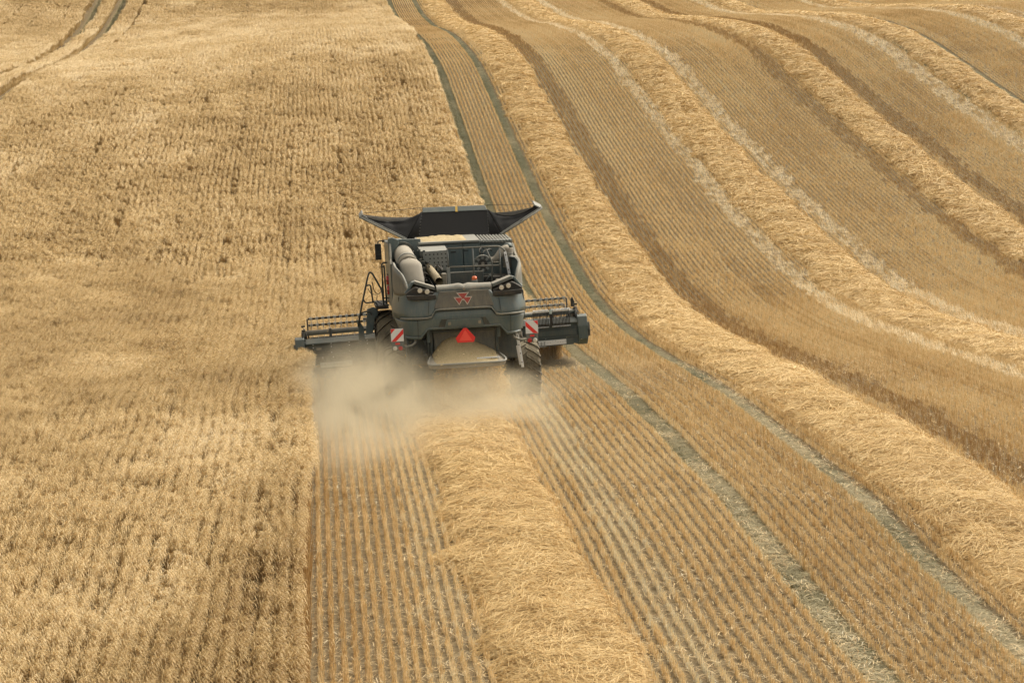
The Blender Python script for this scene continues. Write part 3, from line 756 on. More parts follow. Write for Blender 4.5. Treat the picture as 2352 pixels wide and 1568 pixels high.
# side panels
def side_panel(sx, name):
    p = Part()
    o = [(.9, 1.75), (.9, 2.93), (1.2, 3.02), (1.5, 3.42 if sx < 0 else 3.20), (3.2, 3.40 if sx < 0 else 3.24), (4.15, 3.2), (4.2, 2.2), (3.2, 1.85)]
    fx = lambda y: ((1.325 if sx < 0 else 1.40) - .035 * (y - 1.2)) * sx
    p.solid([(fx(y), y, z) for y, z in o], [(fx(y) - .05 * sx, y, z) for y, z in o]); return p.obj(name, TEALD, bevel=.015)
side_panel(-1, 'side_panel'); side_panel(1, 'side_panel')
# small inner return of the left panel where it rises above the deck
Part().prism([(-1.33, 2.96), (-1.33, 3.44), (-1.24, 3.47), (-1.10, 3.41), (-1.10, 3.32), (-1.2, 3.0)], 1.44, 1.54).obj('panel_corner', TEAL, bevel=.02)

# ---- the moulded rear hood: a shell swept round the back of the machine
PATH = [(-1.335, 1.2), (-1.355, .6), (-1.375, .1), (-1.375, -.3), (-1.345, -.62), (-1.27, -.95), (-1.16, -1.17), (-1.02, -1.28), (-.7, -1.335), (-.35, -1.35), (0, -1.355)]
PATH = PATH + [(-x, y) for x, y in PATH[-2::-1]]
def resample(path, step):
    P = [Vector(p) for p in path]
    for _ in range(2):      # chaikin rounding
        Q = [P[0]]
        for a, b in zip(P, P[1:]): Q += [a * .75 + b * .25, a * .25 + b * .75]
        Q.append(P[-1]); P = Q
    out = [P[0]]; acc = 0
    for a, b in zip(P, P[1:]):
        out.append(b) if (b - out[-1]).length >= step else None
    out.append(P[-1]); return out
RP = resample(PATH, .035)
def seam_z(x, y):
    a = abs(x)
    return 2.095 if a < .56 else (2.095 - (a - .56) / .11 * .165 if a < .67 else 1.93 - max(0, a - 1.2) * .1)
def top_z(x, y):
    a = abs(x)
    if a < .58 and y < -1: return 2.44
    if y < -.3: return float(np.interp(a, [1.02, 1.12, 1.19, 1.26, 1.33, 1.375], [2.33, 2.44, 2.66, 2.82, 2.90, 2.95]))
    return float(np.interp(y, [-.3, .2, .8, 1.3], [2.95, 2.985, 2.97, 2.95]))
def low_z(x, y):
    a = abs(x)
    if y > -.72: return 1.60 + max(0, y + .72) * .7
    if a < .74: return 1.69
    if a < .90: return 1.69 - (a - .74) / .16 * .18
    return 1.51
def lean(z):        # how far the skin sits inside the widest line
    return (min(z, 2.4) - 1.93) * .17 + max(0, z - 2.4) * .02 if z > 1.93 else (1.93 - z) * .22
def shell(z0f, z1f, extra, nz, keep=lambda x, y: True):
    p = Part(); G = []
    for i, q in enumerate(RP):
        if not keep(q.x, q.y): continue
        a = RP[max(i - 1, 0)]; c = RP[min(i + 1, len(RP) - 1)]; t = (c - a).normalized(); nrm = Vector((t.y, -t.x))     # outward
        z0, z1 = z0f(q.x, q.y), z1f(q.x, q.y); col = []
        for k in range(nz + 1):
            z = z0 + (z1 - z0) * k / nz
            edge = .018 * (1 if k in (0, nz) else 0)
            o_ = nrm * (extra - lean(z) - edge); col.append((q.x + o_.x, q.y + o_.y, z))
        inner = [(q.x - nrm.x * .05 + nrm.x * (extra - lean(z1)), q.y - nrm.y * .05 + nrm.y * (extra - lean(z1)), z1 - .02)]
        b0 = [(q.x - nrm.x * .06 + nrm.x * (extra - lean(z0)), q.y - nrm.y * .06 + nrm.y * (extra - lean(z0)), z0 + .01)]
        G.append(b0 + col + inner)
    p.grid(G); return p
shell(seam_z, top_z, .025, 7).obj('upper_hood', TEAL)
shell(low_z, lambda x, y: seam_z(x, y) - .012, .0, 6, lambda x, y: y < -.30).obj('lower_hood', TEAL)
SHLD = paint('shoulder_paint', (.09, .10, .09), .55, 1.0, (.30, .27, .21), scale=1.6)
for sgn in (-1, 1):
    shell(lambda x, y: 2.36 + .10 * max(0, min(1, (1.28 - abs(x)) / .2)), lambda x, y: top_z(x, y) + .012, .042, 5, lambda x, y: x * sgn > 1.10 and y < 1.0).obj('shoulder_panel', SHLD)
def hy(x, z, off=0.): return -1.352 + .03 * x * x + lean(z) - off
def on_hood(outline, off, thick=.02, e=.0):
    p = Part(); return p.solid([(x, hy(x, z, off) , z) for x, z in outline], [(x, hy(x, z, off - thick), z) for x, z in outline])
# raised centre panel, groove line above the lower hood, number plate niche
on_hood([(-.47, 2.452), (.53, 2.448), (.545, 2.36), (.62, 2.13), (.60, 2.112), (-.58, 2.116), (-.60, 2.13), (-.50, 2.36)], .045, .05).obj('centre_panel', paint('dusty_panel', (.075, .08, .072), .5, .6, (.27, .235, .17)), bevel=.012)
shell(lambda x, y: seam_z(x, y) - .022, lambda x, y: seam_z(x, y) + .022, .055, 2, lambda x, y: y < -1.0).obj('seam_lip', TEALD)
on_hood([(-.54, 1.705), (-.46, 1.895), (.44, 1.895), (.55, 1.705)], .008, .03).obj('plate_niche', paint('niche_paint', (.035, .045, .045), .5, .3), bevel=.008)
plate = on_hood([(-.40, 1.725), (-.355, 1.87), (-.30, 1.885), (.30, 1.885), (.36, 1.87), (.40, 1.725)], .04, .035).obj('plate_panel', TEAL, bevel=.012)
for sx in (-.30, .31):
    on_hood([(sx - .03, 1.77), (sx + .03, 1.77), (sx + .03, 1.83), (sx - .03, 1.83)], .052, .012).obj('latch', DUSTM, plate, bevel=.005)
shell(lambda x, y: low_z(x, y) - .01, lambda x, y: low_z(x, y) + .05, .02, 2, lambda x, y: y < -.95).obj('lower_lip', TEAL)
for sx in (-.94, .95):
    on_hood([(sx - .005, 1.54), (sx + .005, 1.54), (sx + .005, 1.90), (sx - .005, 1.90)], .012, .012).obj('panel_seam', BLACK)
for sx in (-.72, .76):
    on_hood([(sx - .004, 2.0), (sx + .004, 2.0), (sx + .004 - .03 * (sx > 0) + .03 * (sx < 0), 2.28), (sx - .004 - .03 * (sx > 0) + .03 * (sx < 0), 2.28)], .034, .012).obj('panel_seam', BLACK)
# emblem: three inverted triangles in red with pale borders
def tri(cx, top, w_, h_, off, mat, name, par=None, k=1.0):
    cz = top - h_ * .36; pts = [(cx - w_ / 2, top), (cx + w_ / 2, top), (cx, top - h_)]
    pts = [(cx + (x - cx) * k, cz + (z - cz) * k) for x, z in pts]
    return on_hood(pts, off, .006).obj(name, mat, par)
e0 = tri(-.083, 2.325, .215, .165, .055, EMBW, 'emblem')
for cx, tp, of in ((-.083, 2.325, .0), (.083, 2.325, .0005), (.0, 2.412, .0025)):
    if cx != -.083: tri(cx, tp, .215 if cx else .26, .165, .055 + of, EMBW, 'emblem_border', e0)
    tri(cx, tp, .215 if cx else .26, .165, .058 + of, REDL, 'emblem_triangle', e0, .74)
# long rail moulding across the top and the round cap in the middle
p = Part(); G = []
for k in range(25):
    x = -.52 + 1.12 * k / 24; zz = 2.555 + .03 * math.exp(-((x - .04) / .18) ** 2) - .04 * math.exp(-((x - .04) / .06) ** 2); dd = .05 * math.exp(-((x - .04) / .12) ** 2)
    G.append([(x, -1.27 - dd, 2.44), (x, -1.285 - dd, 2.49), (x, -1.22 - dd, zz), (x, -1.05, zz + .015), (x, -.86, zz - .03), (x, -.82, 2.36)])
p.grid(G).obj('hood_rail', TEALD)
Part().cyl((.03, -1.30, 2.49), (.03, -1.345, 2.485), .028, n=14).obj('rail_cap', DUSTM)
# lamp nests with two round work lamps each
def nest(sx):
    A = [(.58, 2.44), (.60, 2.53), (.98, 2.665), (1.05, 2.63), (1.19, 2.44), (1.15, 2.32), (.60, 2.31)]
    f = lambda L, y: [(x * sx + .04, y, z) for x, z in L]
    h = Part().solid(f([(x, z - .10) if z > 2.45 else (x, z) for x, z in A], -1.26), f([(x, z - .04) if z > 2.45 else (x, z) for x, z in A], -.9)).obj('lamp_nest', BLACK, bevel=.01)
    Part().solid(f([(.575, 2.47), (.585, 2.545), (.98, 2.685), (1.02, 2.63)], -1.20), f([(.575, 2.47), (.585, 2.545), (.98, 2.685), (1.02, 2.63)], -.80)).obj('nest_visor', TEALD, h, bevel=.01)
    Part().solid(f([(.98, 2.68), (1.05, 2.66), (1.21, 2.45), (1.15, 2.43)], -1.16), f([(.98, 2.68), (1.05, 2.66), (1.23, 2.47), (1.15, 2.43)], -.85)).obj('nest_side', TEAL, h, bevel=.01)
    Part().solid(f([(.575, 2.305), (1.155, 2.315), (1.185, 2.41), (.585, 2.395)], -1.335), f([(.575, 2.305), (1.155, 2.315), (1.185, 2.41), (.585, 2.395)], -1.15)).obj('nest_sill', BLACK, h, bevel=.01)
    for lx, lz in ((.755, 2.475), (.90, 2.505)):
        l = Part().cyl((lx * sx + .04, -1.20, lz), (lx * sx + .04, -1.31, lz - .01), .05, .056, 18).obj('work_lamp', BLACK, h)
        Part().cyl((lx * sx + .04, -1.31, lz - .01), (lx * sx + .04, -1.322, lz - .011), .05, .046, 18).obj('lamp_lens', LAMPW, l)
nest(-1); nest(1)

# ---- engine bay
# unloading tube coming back from the tank, ending in a rounded pod
tb = Part(); tb.cyl((-1.02, 1.58, 3.10), (-.97, .30, 2.90), .205, .215, 28); ut = tb.obj('unloading_tube', DUSTM)
Part().cyl((-1.02, 1.545, 3.10), (-1.02, 1.50, 3.095), .262, n=28).obj('tube_flange', DARK, ut)
for k in range(12):
    a = 2 * math.pi * k / 12 + .2; bx, bz = -1.02 + .238 * math.cos(a), 3.095 + .238 * math.sin(a)
    if k == 0: bolt0 = Part().cyl((0, 1.50, 0), (0, 1.485, 0), .013, n=6).obj('bolt', WHITE, ut); bolt0.location = (bx, 0, bz)
    else:
        o = bolt0.copy(); COL.objects.link(o); o.parent = ut; o.location = (bx, 0, bz)
Part().cyl((-.985, .62, 2.95), (-.983, .56, 2.94), .228, n=28).obj('tube_band', GREYM, ut)
pod = Part(); G = []
for k in range(15):     # cross sections from the top of the pod down to its foot
    t = k / 14; zc = 3.08 - .62 * t; half = .215 + .02 * t if t > .28 else .22 * math.sin(math.acos(max(0, 1 - t / .28))) + .005
    yb = -.16 - .34 * min(1, t * 1.35) ** .7; row = []
    for q in range(13):
        a = -math.pi / 2 + math.pi * q / 12; row.append((-.955 + .03 * t + half * math.sin(a), yb + .10 - .12 * math.cos(a) * (1 if t > .1 else t / .1), zc + .05 * (t > .9) * math.sin(a) * 0))
    row = [(row[0][0], .30, row[0][2])] + row + [(row[-1][0], .30, row[-1][2])]
    G.append(row)
pod.grid(G).obj('tube_pod', DUSTM)
Part().tube([(-1.17, -.33, 2.475), (-1.05, -.52, 2.455), (-.85, -.55, 2.47), (-.72, -.40, 2.50)], .012, bend=.08).obj('pod_edge', BLACK)
# exhaust treatment box behind a perforated shield
Part().solid([(-.64, .98, 3.13), (-.10, .98, 3.13), (-.12, 1.56, 3.20), (-.68, 1.56, 3.20)], [(-.60, .98, 2.62), (-.12, .98, 2.62), (-.12, 1.56, 2.62), (-.64, 1.56, 2.62)]).obj('silencer', DARK, bevel=.02)
Part().solid([(-.66, .90, 3.14), (-.09, .90, 3.14), (-.11, 1.56, 3.225), (-.70, 1.56, 3.225)], [(-.66, .90, 3.155), (-.09, .90, 3.155), (-.11, 1.56, 3.24), (-.70, 1.56, 3.24)]).obj('shield_top', GREYM, bevel=.004)
sh = Part().prism([(-.64, 3.15), (-.09, 3.16), (-.09, 2.74), (-.36, 2.74), (-.40, 2.79), (-.62, 2.99)], .885, .90).obj('heat_shield', GREYM, label='grey perforated heat shield')
h0 = None
for r_ in range(4):
    for c_ in range(6):
        if c_ < (0, 1, 2, 2)[r_]: continue
        x, z = -.565 + .084 * c_ + .003 * r_, 3.085 - .087 * r_
        if h0 is None: h0 = Part().cyl((0, .888, 0), (0, .880, 0), .017, n=10).obj('shield_hole', BLACK, sh); h0.location = (x, 0, z)
        else:
            o = h0.copy(); COL.objects.link(o); o.parent = sh; o.location = (x, 0, z)
ex = Part().cyl((-.52, .95, 2.82), (-.385, -.22, 2.585), .078, .085, 22, caps=False).cyl((-.52, .95, 2.82), (-.385, -.22, 2.585), .068, .075, 22, caps=False).obj('exhaust_pipe', paint('baked_pipe', (.30, .25, .16), .6, .5, (.38, .30, .18)))
Part().cyl((-.43, .1, 2.65), (-.45, .2, 2.665), .07, n=18).obj('pipe_inside', BLACK, ex)
Part().box(-.44, -.33, -.35, -.22, 2.44, 2.50).obj('pipe_clip', BLUE, bevel=.01)
Part().box(-.74, -.16, -.42, -.30, 2.40, 2.445).obj('cross_bar', BLACK, bevel=.01)
# clutter of hoses and brackets in the dark bay
p = Part()
for k in range(26):
    r_ = random.Random(k); x = r_.uniform(-.74, -.28); y = r_.uniform(-.1, .85); z = r_.uniform(2.42, 2.9)
    p.tube([(x, y, z), (x + r_.uniform(-.1, .1), y + .12, z + r_.uniform(-.08, .12)), (x + r_.uniform(-.12, .12), y + .3, z + r_.uniform(-.1, .1))], r_.uniform(.008, .02), 6, .05)
p.obj('hoses', BLACK)
p = Part()
for k in range(14):
    r_ = random.Random(60 + k); x = r_.uniform(-.72, -.62); y = r_.uniform(.4, 1.0); z = r_.uniform(2.75, 3.2); s_ = r_.uniform(.02, .045); p.box(x - s_, x + s_, y - s_, y + s_, z - s_ * .7, z + s_ * .7)
for k in range(10):
    r_ = random.Random(90 + k); x = r_.uniform(-1.28, -1.14); y = r_.uniform(.1, .7); z = r_.uniform(2.7, 2.95); s_ = r_.uniform(.02, .04); p.box(x - s_, x + s_, y - s_, y + s_, z - s_ * .7, z + s_ * .7)
p.obj('brackets', DARK, kind='stuff')
Part().box(-.30, -.20, .1, .25, 2.38, 2.72).obj('filter_box', DUSTM, bevel=.015)
Part().box(-.16, .62, .62, .68, 2.38, 2.70).obj('engine_cover', DARK, bevel=.02)
Part().box(-.16, 1.2, .72, 1.5, 2.36, 2.56).obj('engine_block', BLACK, bevel=.03)
# rotating fan drive with its spider
fan = Part().cyl((.63, .86, 2.84), (.63, .78, 2.835), .185, n=32).obj('fan_drum', DARK, bevel=.008)
Part().cyl((.63, .775, 2.835), (.63, .765, 2.835), .10, n=10).obj('fan_plate', BLACK, fan, bevel=.004)
Part().cyl((.63, .765, 2.835), (.63, .735, 2.835), .035, n=18).obj('fan_hub', DUSTM, fan, bevel=.004)
sp0 = Part().prism([(-.022, .10), (-.03, .172), (.03, .172), (.022, .10)], .770, .777).obj('fan_spoke', GREYM, fan); sp0.location = (.63, 0, 2.835)
for k in range(1, 8):
    o = sp0.copy(); COL.objects.link(o); o.parent = fan; o.rotation_euler = (0, k * math.pi / 4, 0)
Part().tube([(.46, .74, 2.93), (.55, .72, 3.01), (.70, .72, 3.01), (.80, .74, 2.92)], .012, bend=.05).obj('fan_guard', GREYM, fan)
Part().solid([(.40, .70, 2.62), (.86, .70, 2.62), (.84, .70, 2.585), (.42, .70, 2.585)], [(.40, .76, 2.62), (.86, .76, 2.62), (.84, .76, 2.585), (.42, .76, 2.585)]).tube([(.78, .70, 2.61), (.62, .70, 2.40)], .018).tube([(.46, .70, 2.61), (.52, .70, 2.40)], .018).obj('fan_bracket', DARK)
Part().tube([(.60, .9, 3.02), (.58, .95, 3.14), (.68, 1.1, 3.16), (.75, 1.45, 3.1)], .016, bend=.07).tube([(.64, .85, 3.03), (.68, .9, 3.10), (.86, 1.2, 3.12), (.9, 1.5, 3.05)], .012, bend=.06).obj('hoses', BLACK)
# intake duct and the tall filter on the right
Part().tube([(.80, 1.12, 2.86), (.93, 1.08, 2.88), (1.02, 1.08, 2.99), (1.10, 1.12, 3.10), (1.22, 1.16, 3.12)], .075, 14, .09).obj('intake_duct', DUSTM)
af = Part().cyl((1.21, 1.2, 2.70), (1.23, 1.2, 3.12), .115, n=22).obj('air_filter', DUSTM, bevel=.012)
for z in (2.80, 2.90, 3.0): Part().cyl((1.214, 1.2, z), (1.216, 1.2, z + .018), .122, n=22).obj('filter_band', GREYM, af)
Part().cyl((1.23, 1.2, 3.12), (1.235, 1.25, 3.20), .10, .085, 20).obj('filter_cap', TEAL, af, bevel=.02)
Part().dome((.98, .15, 2.42), .14, sq=.9).obj('hydraulic_tank', GREYM)
Part().cyl((.80, -.72, 2.50), (.80, -.72, 2.60), .05, n=16).obj('filler_neck', DUSTM)
# walkway guard rails
rail = Part()
rail.tube([(-.16, 0, 3.24), (.93, 0, 3.23), (1.05, 0, 3.13), (1.09, -.05, 2.60)], .019, 8, .10)
rail.tube([(-.16, 0, 2.85), (.90, 0, 2.83), (.92, 0, 2.88)], .019, 8, .04)
rail.tube([(.36, 0, 3.235), (.37, 0, 2.42)], .017)
rail.tube([(.62, 0, 3.235), (.76, .0, 2.90), (.73, -.02, 2.42)], .017, 8, .05)
rail.tube([(.76, 0, 2.90), (.92, 0, 2.90)], .015).tube([(.92, 0, 3.23), (.93, 0, 2.5)], .017)
rail.tube([(-.17, 0, 3.22), (-.16, 0, 2.84)], .017)
rail.obj('guard_rail', paint('rail_paint', (.10, .115, .11), .5, .4))
Part().box(-.20, -.135, -.03, 0.0, 2.42, 2.84).obj('rail_post', GREYM, bevel=.006)
# folded access ladder, upper length inside the bay, lower length hanging by the rear wheel
def ladder(p0, p1, w_, name, holes):
    p0, p1 = Vector(p0), Vector(p1); d = (p1 - p0); L = d.length
    r = Part(); r.box(-w_ / 2, w_ / 2, -.02, .02, -L / 2, L / 2); o = r.obj(name, WHITE, bevel=.006)
    q = d.to_track_quat('Z', 'Y'); o.location = (p0 + p1) / 2; o.rotation_mode = 'QUATERNION'
    ang = math.atan2(d.x, d.z); o.rotation_mode = 'XYZ'; o.rotation_euler = (0, ang, 0)
    for k in range(holes):
        z = L * (-.5 + (k + .6) / holes); Part().cyl((0, -.022, z), (0, -.026, z), w_ * .22, n=10).obj('ladder_hole', BLACK, o)
    return o
ladder((1.075, -.30, 2.66), (1.005, -.30, 3.12), .055, 'folded_step', 3)
ladder((1.185, -.98, .78), (1.095, -.98, 1.50), .055, 'rear_step', 4)
Part().box(-.018, .018, -.015, .015, -.2, .2).obj('step_rail', WHITE, bevel=.004).matrix_local = Matrix.Translation((1.115, -.95, 1.03)) @ Matrix.Rotation(-.12, 4, 'Y')
# beacon
bc = Part().cyl((.32, -.55, 2.52), (.32, -.55, 2.60), .062, n=18).obj('beacon_base', TEALD, bevel=.006)
Part().cyl((.32, -.55, 2.60), (.32, -.55, 2.655), .058, .05, 18).dome((.32, -.55, 2.655), .05, sq=.45).obj('beacon', ORNG, bc)

# ---- grain tank extension: back flap, two long wings, cloth between
def cloth(A, B, C_, sag, name, mat, parent=None, n=14, seed=0):
    """cloth patch between bar A0-A1 and edge B0-B1, its free top edge hanging by sag"""
    p = Part(); A0, A1 = map(Vector, A); B0, B1 = map(Vector, B); G = []
    for i in range(n + 1):
        u = i / n; lo = A0.lerp(A1, u); hi = B0.lerp(B1, u); row = []
        for j in range(9):
            v_ = j / 8; q = lo.lerp(hi, v_); w_ = max(0, math.sin(math.pi * u)) ** .8
            q = q + Vector((0, .05 * w_ * v_ * (1 - v_) * 4, -sag * w_ * v_ * v_)) + Vector((0, .018 * math.sin(u * 19 + v_ * 7 + seed) * w_ + .012 * math.sin(v_ * 15 - u * 8 + seed) * w_, 0)); row.append(q)
        G.append(row)
    return p.grid(G, thick=(0, .008, 0)).obj(name, mat, parent)
flap = Part().solid([(-.585, 2.80, 3.345), (.985, 2.80, 3.325), (1.00, 3.10, 3.905), (-.455, 3.10, 3.925)], [(-.585, 2.83, 3.345), (.985, 2.83, 3.325), (1.00, 3.13, 3.905), (-.455, 3.13, 3.925)]).obj('tank_back_flap', CLOTH, bevel=.004)
Part().solid([(-.455, 3.08, 3.905), (1.005, 3.08, 3.885), (.955, 3.16, 3.995), (-.44, 3.16, 4.012)], [(-.455, 3.12, 3.895), (1.005, 3.12, 3.875), (.955, 3.20, 3.99), (-.44, 3.20, 4.007)]).obj('flap_lip', TEAL, flap, bevel=.008)
Part().solid([(.285, 3.072, 3.885), (.335, 3.072, 3.885), (.34, 3.155, 4.0), (.29, 3.155, 4.0)], [(.285, 3.08, 3.885), (.335, 3.08, 3.885), (.34, 3.165, 4.0), (.29, 3.165, 4.0)]).obj('sticker', YELL, flap)
WING = {-1: dict(root=(-.87, 2.80, 3.335), tip=(-1.865, 3.02, 3.885), fb=(-.585, 2.80, 3.345), ft=(-.455, 3.10, 3.93), top=(-1.80, 3.02, 3.93)),
        1: dict(root=(1.26, 2.80, 3.33), tip=(2.235, 3.02, 3.865), fb=(.985, 2.80, 3.325), ft=(1.00, 3.10, 3.91), top=(2.06, 3.02, 3.935))}
for sx, w_ in WING.items():
    r0, t0_ = Vector(w_['root']), Vector(w_['tip'])
    wing = Part().solid([r0, t0_, t0_ + Vector((0, .26, .03)), r0 + Vector((0, 1.0, .03))], [v + Vector((-.03 * sx, 0, .035)) for v in (r0, t0_, t0_ + Vector((0, .26, .03)), r0 + Vector((0, 1.0, .03)))]).obj('tank_wing', GREYM, bevel=.004, label='%s wing of the opened grain tank' % ('left' if sx < 0 else 'right'))
    Part().tube([r0, r0.lerp(t0_, .5) - Vector((0, .01, .01)), t0_], .020, 8).obj('wing_bar', TEALD, wing)
    # end cap: a small pale folded plate
    tp = Vector(w_['top'])
    Part().solid([t0_ + Vector((0, -.02, -.01)), t0_ + Vector((.0, .24, .07)), tp + Vector((-.10 * sx * 0, .26, .10)), tp + Vector((0, 0, .02))], [v + Vector((-.02 * sx, 0, -.02)) for v in (t0_ + Vector((0, -.02, -.01)), t0_ + Vector((.0, .24, .07)), tp + Vector((0, .26, .10)), tp + Vector((0, 0, .02)))]).obj('wing_cap', GREYM, wing, bevel=.003)
    # rear cloth gusset
    cloth((w_['tip'], w_['root']), (w_['top'], w_['ft']), None, .19, 'tank_cloth', CLOTH, seed=sx)
    p = Part(); f0, f1, r1 = Vector(w_['fb']), Vector(w_['ft']), Vector(w_['root'])
    G = [[f0.lerp(r1, k / 4), f0.lerp(f1, .5).lerp(r1.lerp(f1, .5), k / 4) + Vector((0, .01, 0)), f1 + Vector((0, .004, 0))] for k in range(5)]
    p.grid(G, thick=(0, .006, 0)).obj('tank_cloth', CLOTH)
    # far gusset, seen from inside above the sagging edge
    ff = Vector((f1.x, 3.72, 3.80)); rf = Vector((r1.x, 3.8, 3.36))
    G = [[t0_.lerp(rf, k / 6) + Vector((0, .26 * (1 - k / 6), .0)), (t0_ + Vector((0, .26, .06))).lerp(ff, k / 6) + Vector((0, 0, -.05 * math.sin(math.pi * k / 6)))] for k in range(7)]
    Part().grid(G, thick=(0, .006, 0)).obj('tank_cloth', CLOTHG, label='grey inside of the %s tank cloth' % ('left' if sx < 0 else 'right'))
    Part().tube([Vector(w_['top']) + Vector((0, .01, .03)), f1 + Vector((0, .03, .08))], .006, 5).obj('tie_cord', BLACK)
    s0 = None
    for k in range(9):
        q = f0.lerp(f1, (k + .5) / 9) + Vector((0, -.012, 0))
        if s0 is None: s0 = Part().cyl((0, 0, 0), (0, -.008, 0), .008, n=6).obj('cloth_stud', GREYM); s0.location = q
        else:
            o = s0.copy(); COL.objects.link(o); o.parent = harv; o.location = q
Part().solid([(-.87, 3.82, 3.33), (1.26, 3.82, 3.33), (1.0, 3.75, 3.79), (-.46, 3.75, 3.80)], [(-.87, 3.85, 3.33), (1.26, 3.85, 3.33), (1.0, 3.78, 3.79), (-.46, 3.78, 3.80)]).obj('tank_front_flap', CLOTHG)
Part().tube([(1.26, 2.75, 3.32), (1.17, 2.6, 3.27)], .012).obj('flap_strut', GREYM)

# ---- wheels
def tyre(Rr, W, nl, name, x, y, ang=0.):
    p = Part(); prof = [(-.50, .62), (-.50, .80), (-.47, .90), (-.36, .945), (0, .955), (.36, .945), (.47, .90), (.50, .80), (.50, .62)]
    n = 48; ring = []
    for k in range(n):
        a = 2 * math.pi * k / n; ring.append([p.bm.verts.new((w_ * W, Rr * r_ * math.cos(a), Rr * r_ * math.sin(a))) for w_, r_ in prof])
    for k in range(n):
        for j in range(len(prof) - 1): p.face([ring[k][j], ring[(k + 1) % n][j], ring[(k + 1) % n][j + 1], ring[k][j + 1]], True)
    t = p.obj('tyre', TYRE); t.name = name; t.location = (x, y, Rr)
    lg = Part()
    for side in (-1, 1):
        for k in range(nl):
            a0 = 2 * math.pi * (k + (.5 if side > 0 else 0)) / nl; da = 2 * math.pi / nl
            def P(w_, r_, a): return (w_ * W * side, Rr * r_ * math.cos(a), Rr * r_ * math.sin(a))
            bot = []; 
            for (w0, aa, rb, rt) in ((-.02, 0, .95, 1.0), (.26, .55, .945, .998), (.45, .95, .905, .975), (.515, 1.05, .80, .90)):
                bot.append((w0, a0 + da * aa, rb, rt))
            th = da * .17
            A = [[P(w0, rb, a - th), P(w0, rt, a - th * .8), P(w0, rt, a + th * .8), P(w0, rb, a + th)] for w0, a, rb, rt in bot]
            V_ = [[lg.bm.verts.new(q) for q in row] for row in A]
            for i in range(3):
                for j in range(3): lg.face([V_[i][j], V_[i + 1][j], V_[i + 1][j + 1], V_[i][j + 1]])
            lg.face(V_[0]); lg.face(V_[-1][::-1])
    l = lg.obj('tread_lugs', TYRE, t)
    Part().cyl((-W * .40, 0, 0), (W * .40, 0, 0), Rr * .60, n=28).obj('rim', GREYM, t)
    Part().cyl((-W * .52, 0, 0), (W * .52, 0, 0), Rr * .20, n=16).obj('hub', DARK, t)
    t.rotation_euler = (ang, 0, 0)
    return t
tyre(.86, .66, 18, 'front_wheel', -1.285, 3.8, .1); tyre(.86, .66, 18, 'front_wheel', 1.33, 3.8, .4)
tyre(.63, .56, 18, 'rear_wheel', -1.33, .3, .2); tyre(.63, .56, 18, 'rear_wheel', 1.37, .3)
Part().box(-1.15, 1.15, .16, .44, .50, .78).obj('rear_axle', DARK, bevel=.03)
Part().box(-1.1, 1.1, 3.6, 4.0, .7, 1.05).obj('front_axle', DARK, bevel=.03)
Part().prismx([(3.9, 1.0), (4.2, 1.9), (5.0, 1.05), (5.0, .62)], -.75, .75).obj('feeder_house', DARK, bevel=.02)

# ---- straw chute, side shields and chaff pan under the hood
Part().prism([(-.62, 1.64), (.66, 1.64), (.66, 1.10), (-.60, 1.10)], -.92, -.86).obj('chute_panel', paint('dusty_chute', (.09, .10, .095), .6, .8, (.30, .26, .18)), bevel=.01)
Part().box(-.66, .70, -.96, -.90, 1.58, 1.63).obj('chute_beam', DARK, bevel=.01)
for sx, x in ((-1, -.665), (1, .685)):
    Part().prismx([(-1.0, 1.66), (-.5, 1.66), (-.5, 1.05), (-.96, 1.08)], x - .03, x + .03).obj('chute_side', DARK, bevel=.01)
Part().box(.69, .76, -1.02, -.9, 1.44, 1.66).box(-.75, -.69, -1.02, -.9, 1.40, 1.66).obj('chute_brackets', TEAL, bevel=.01)
Part().solid([(.80, -.72, 1.46), (1.0, -.72, 1.46), (1.0, -.72, 1.20), (.985, -.72, 1.05), (.86, -.72, .95), (.78, -.72, 1.05)], [(.80, -.66, 1.46), (1.0, -.66, 1.46), (1.0, -.66, 1.20), (.985, -.66, 1.05), (.86, -.66, .95), (.78, -.66, 1.05)]).obj('right_shield', TEAL, bevel=.012)
pan = Part(); G = []
O = [(-.70, -1.15), (-.78, -1.55), (-.80, -1.78), (-.74, -1.88), (.64, -1.90), (.74, -1.84), (.78, -1.70), (.76, -1.50), (.68, -1.15)]
def pz(y): return 1.115 + (y + 1.15) * .14
pan.solid([(x, y, pz(y)) for x, y in O], [(x * .98, y + .01, pz(y) - .07) for x, y in O])
pn = pan.obj('chaff_pan', DUSTM, bevel=.012)
rim = Part().tube([(x * 1.0, y, pz(y) + .018) for x, y in O], .022, 8, .06).obj('pan_rim', GREYM, pn)
Part().box(.20, .66, -1.62, -1.56, 1.075, 1.10).obj('pan_slat', WHITE, pn, bevel=.006)
Part().prism([(-.76, .99), (-.62, .99), (-.66, .88), (-.70, .88)], -1.80, -1.70).obj('pan_foot', DARK, pn)
G = []; rr = np.random.default_rng(9)
for i in range(15):
    row = []
    for j in range(31):
        x = -.66 + 1.30 * j / 30; y = -.94 - .90 * i / 14
        top = .24 * math.exp(-((x + .30) / .34) ** 2) + .17 * math.exp(-((x - .12) / .36) ** 2) + .05
        h = max(0, top * max(0, 1 - i / 13) ** 1.25) * max(0, 1 - (abs(x) / .68) ** 6) + .006 - .02 * (i in (14,) or j in (0, 30))
        h += .012 * (rr.random() - .5) + .02 * (vnoise(np.array([x * 9.]), np.array([y * 9.]), 3)[0] - .5) * (i < 13)
        row.append((x, y, pz(min(y, -1.0)) + h))
    G.append(row)
hp = Part().grid(G, smooth=True).obj('chaff_heap', CHAFF)
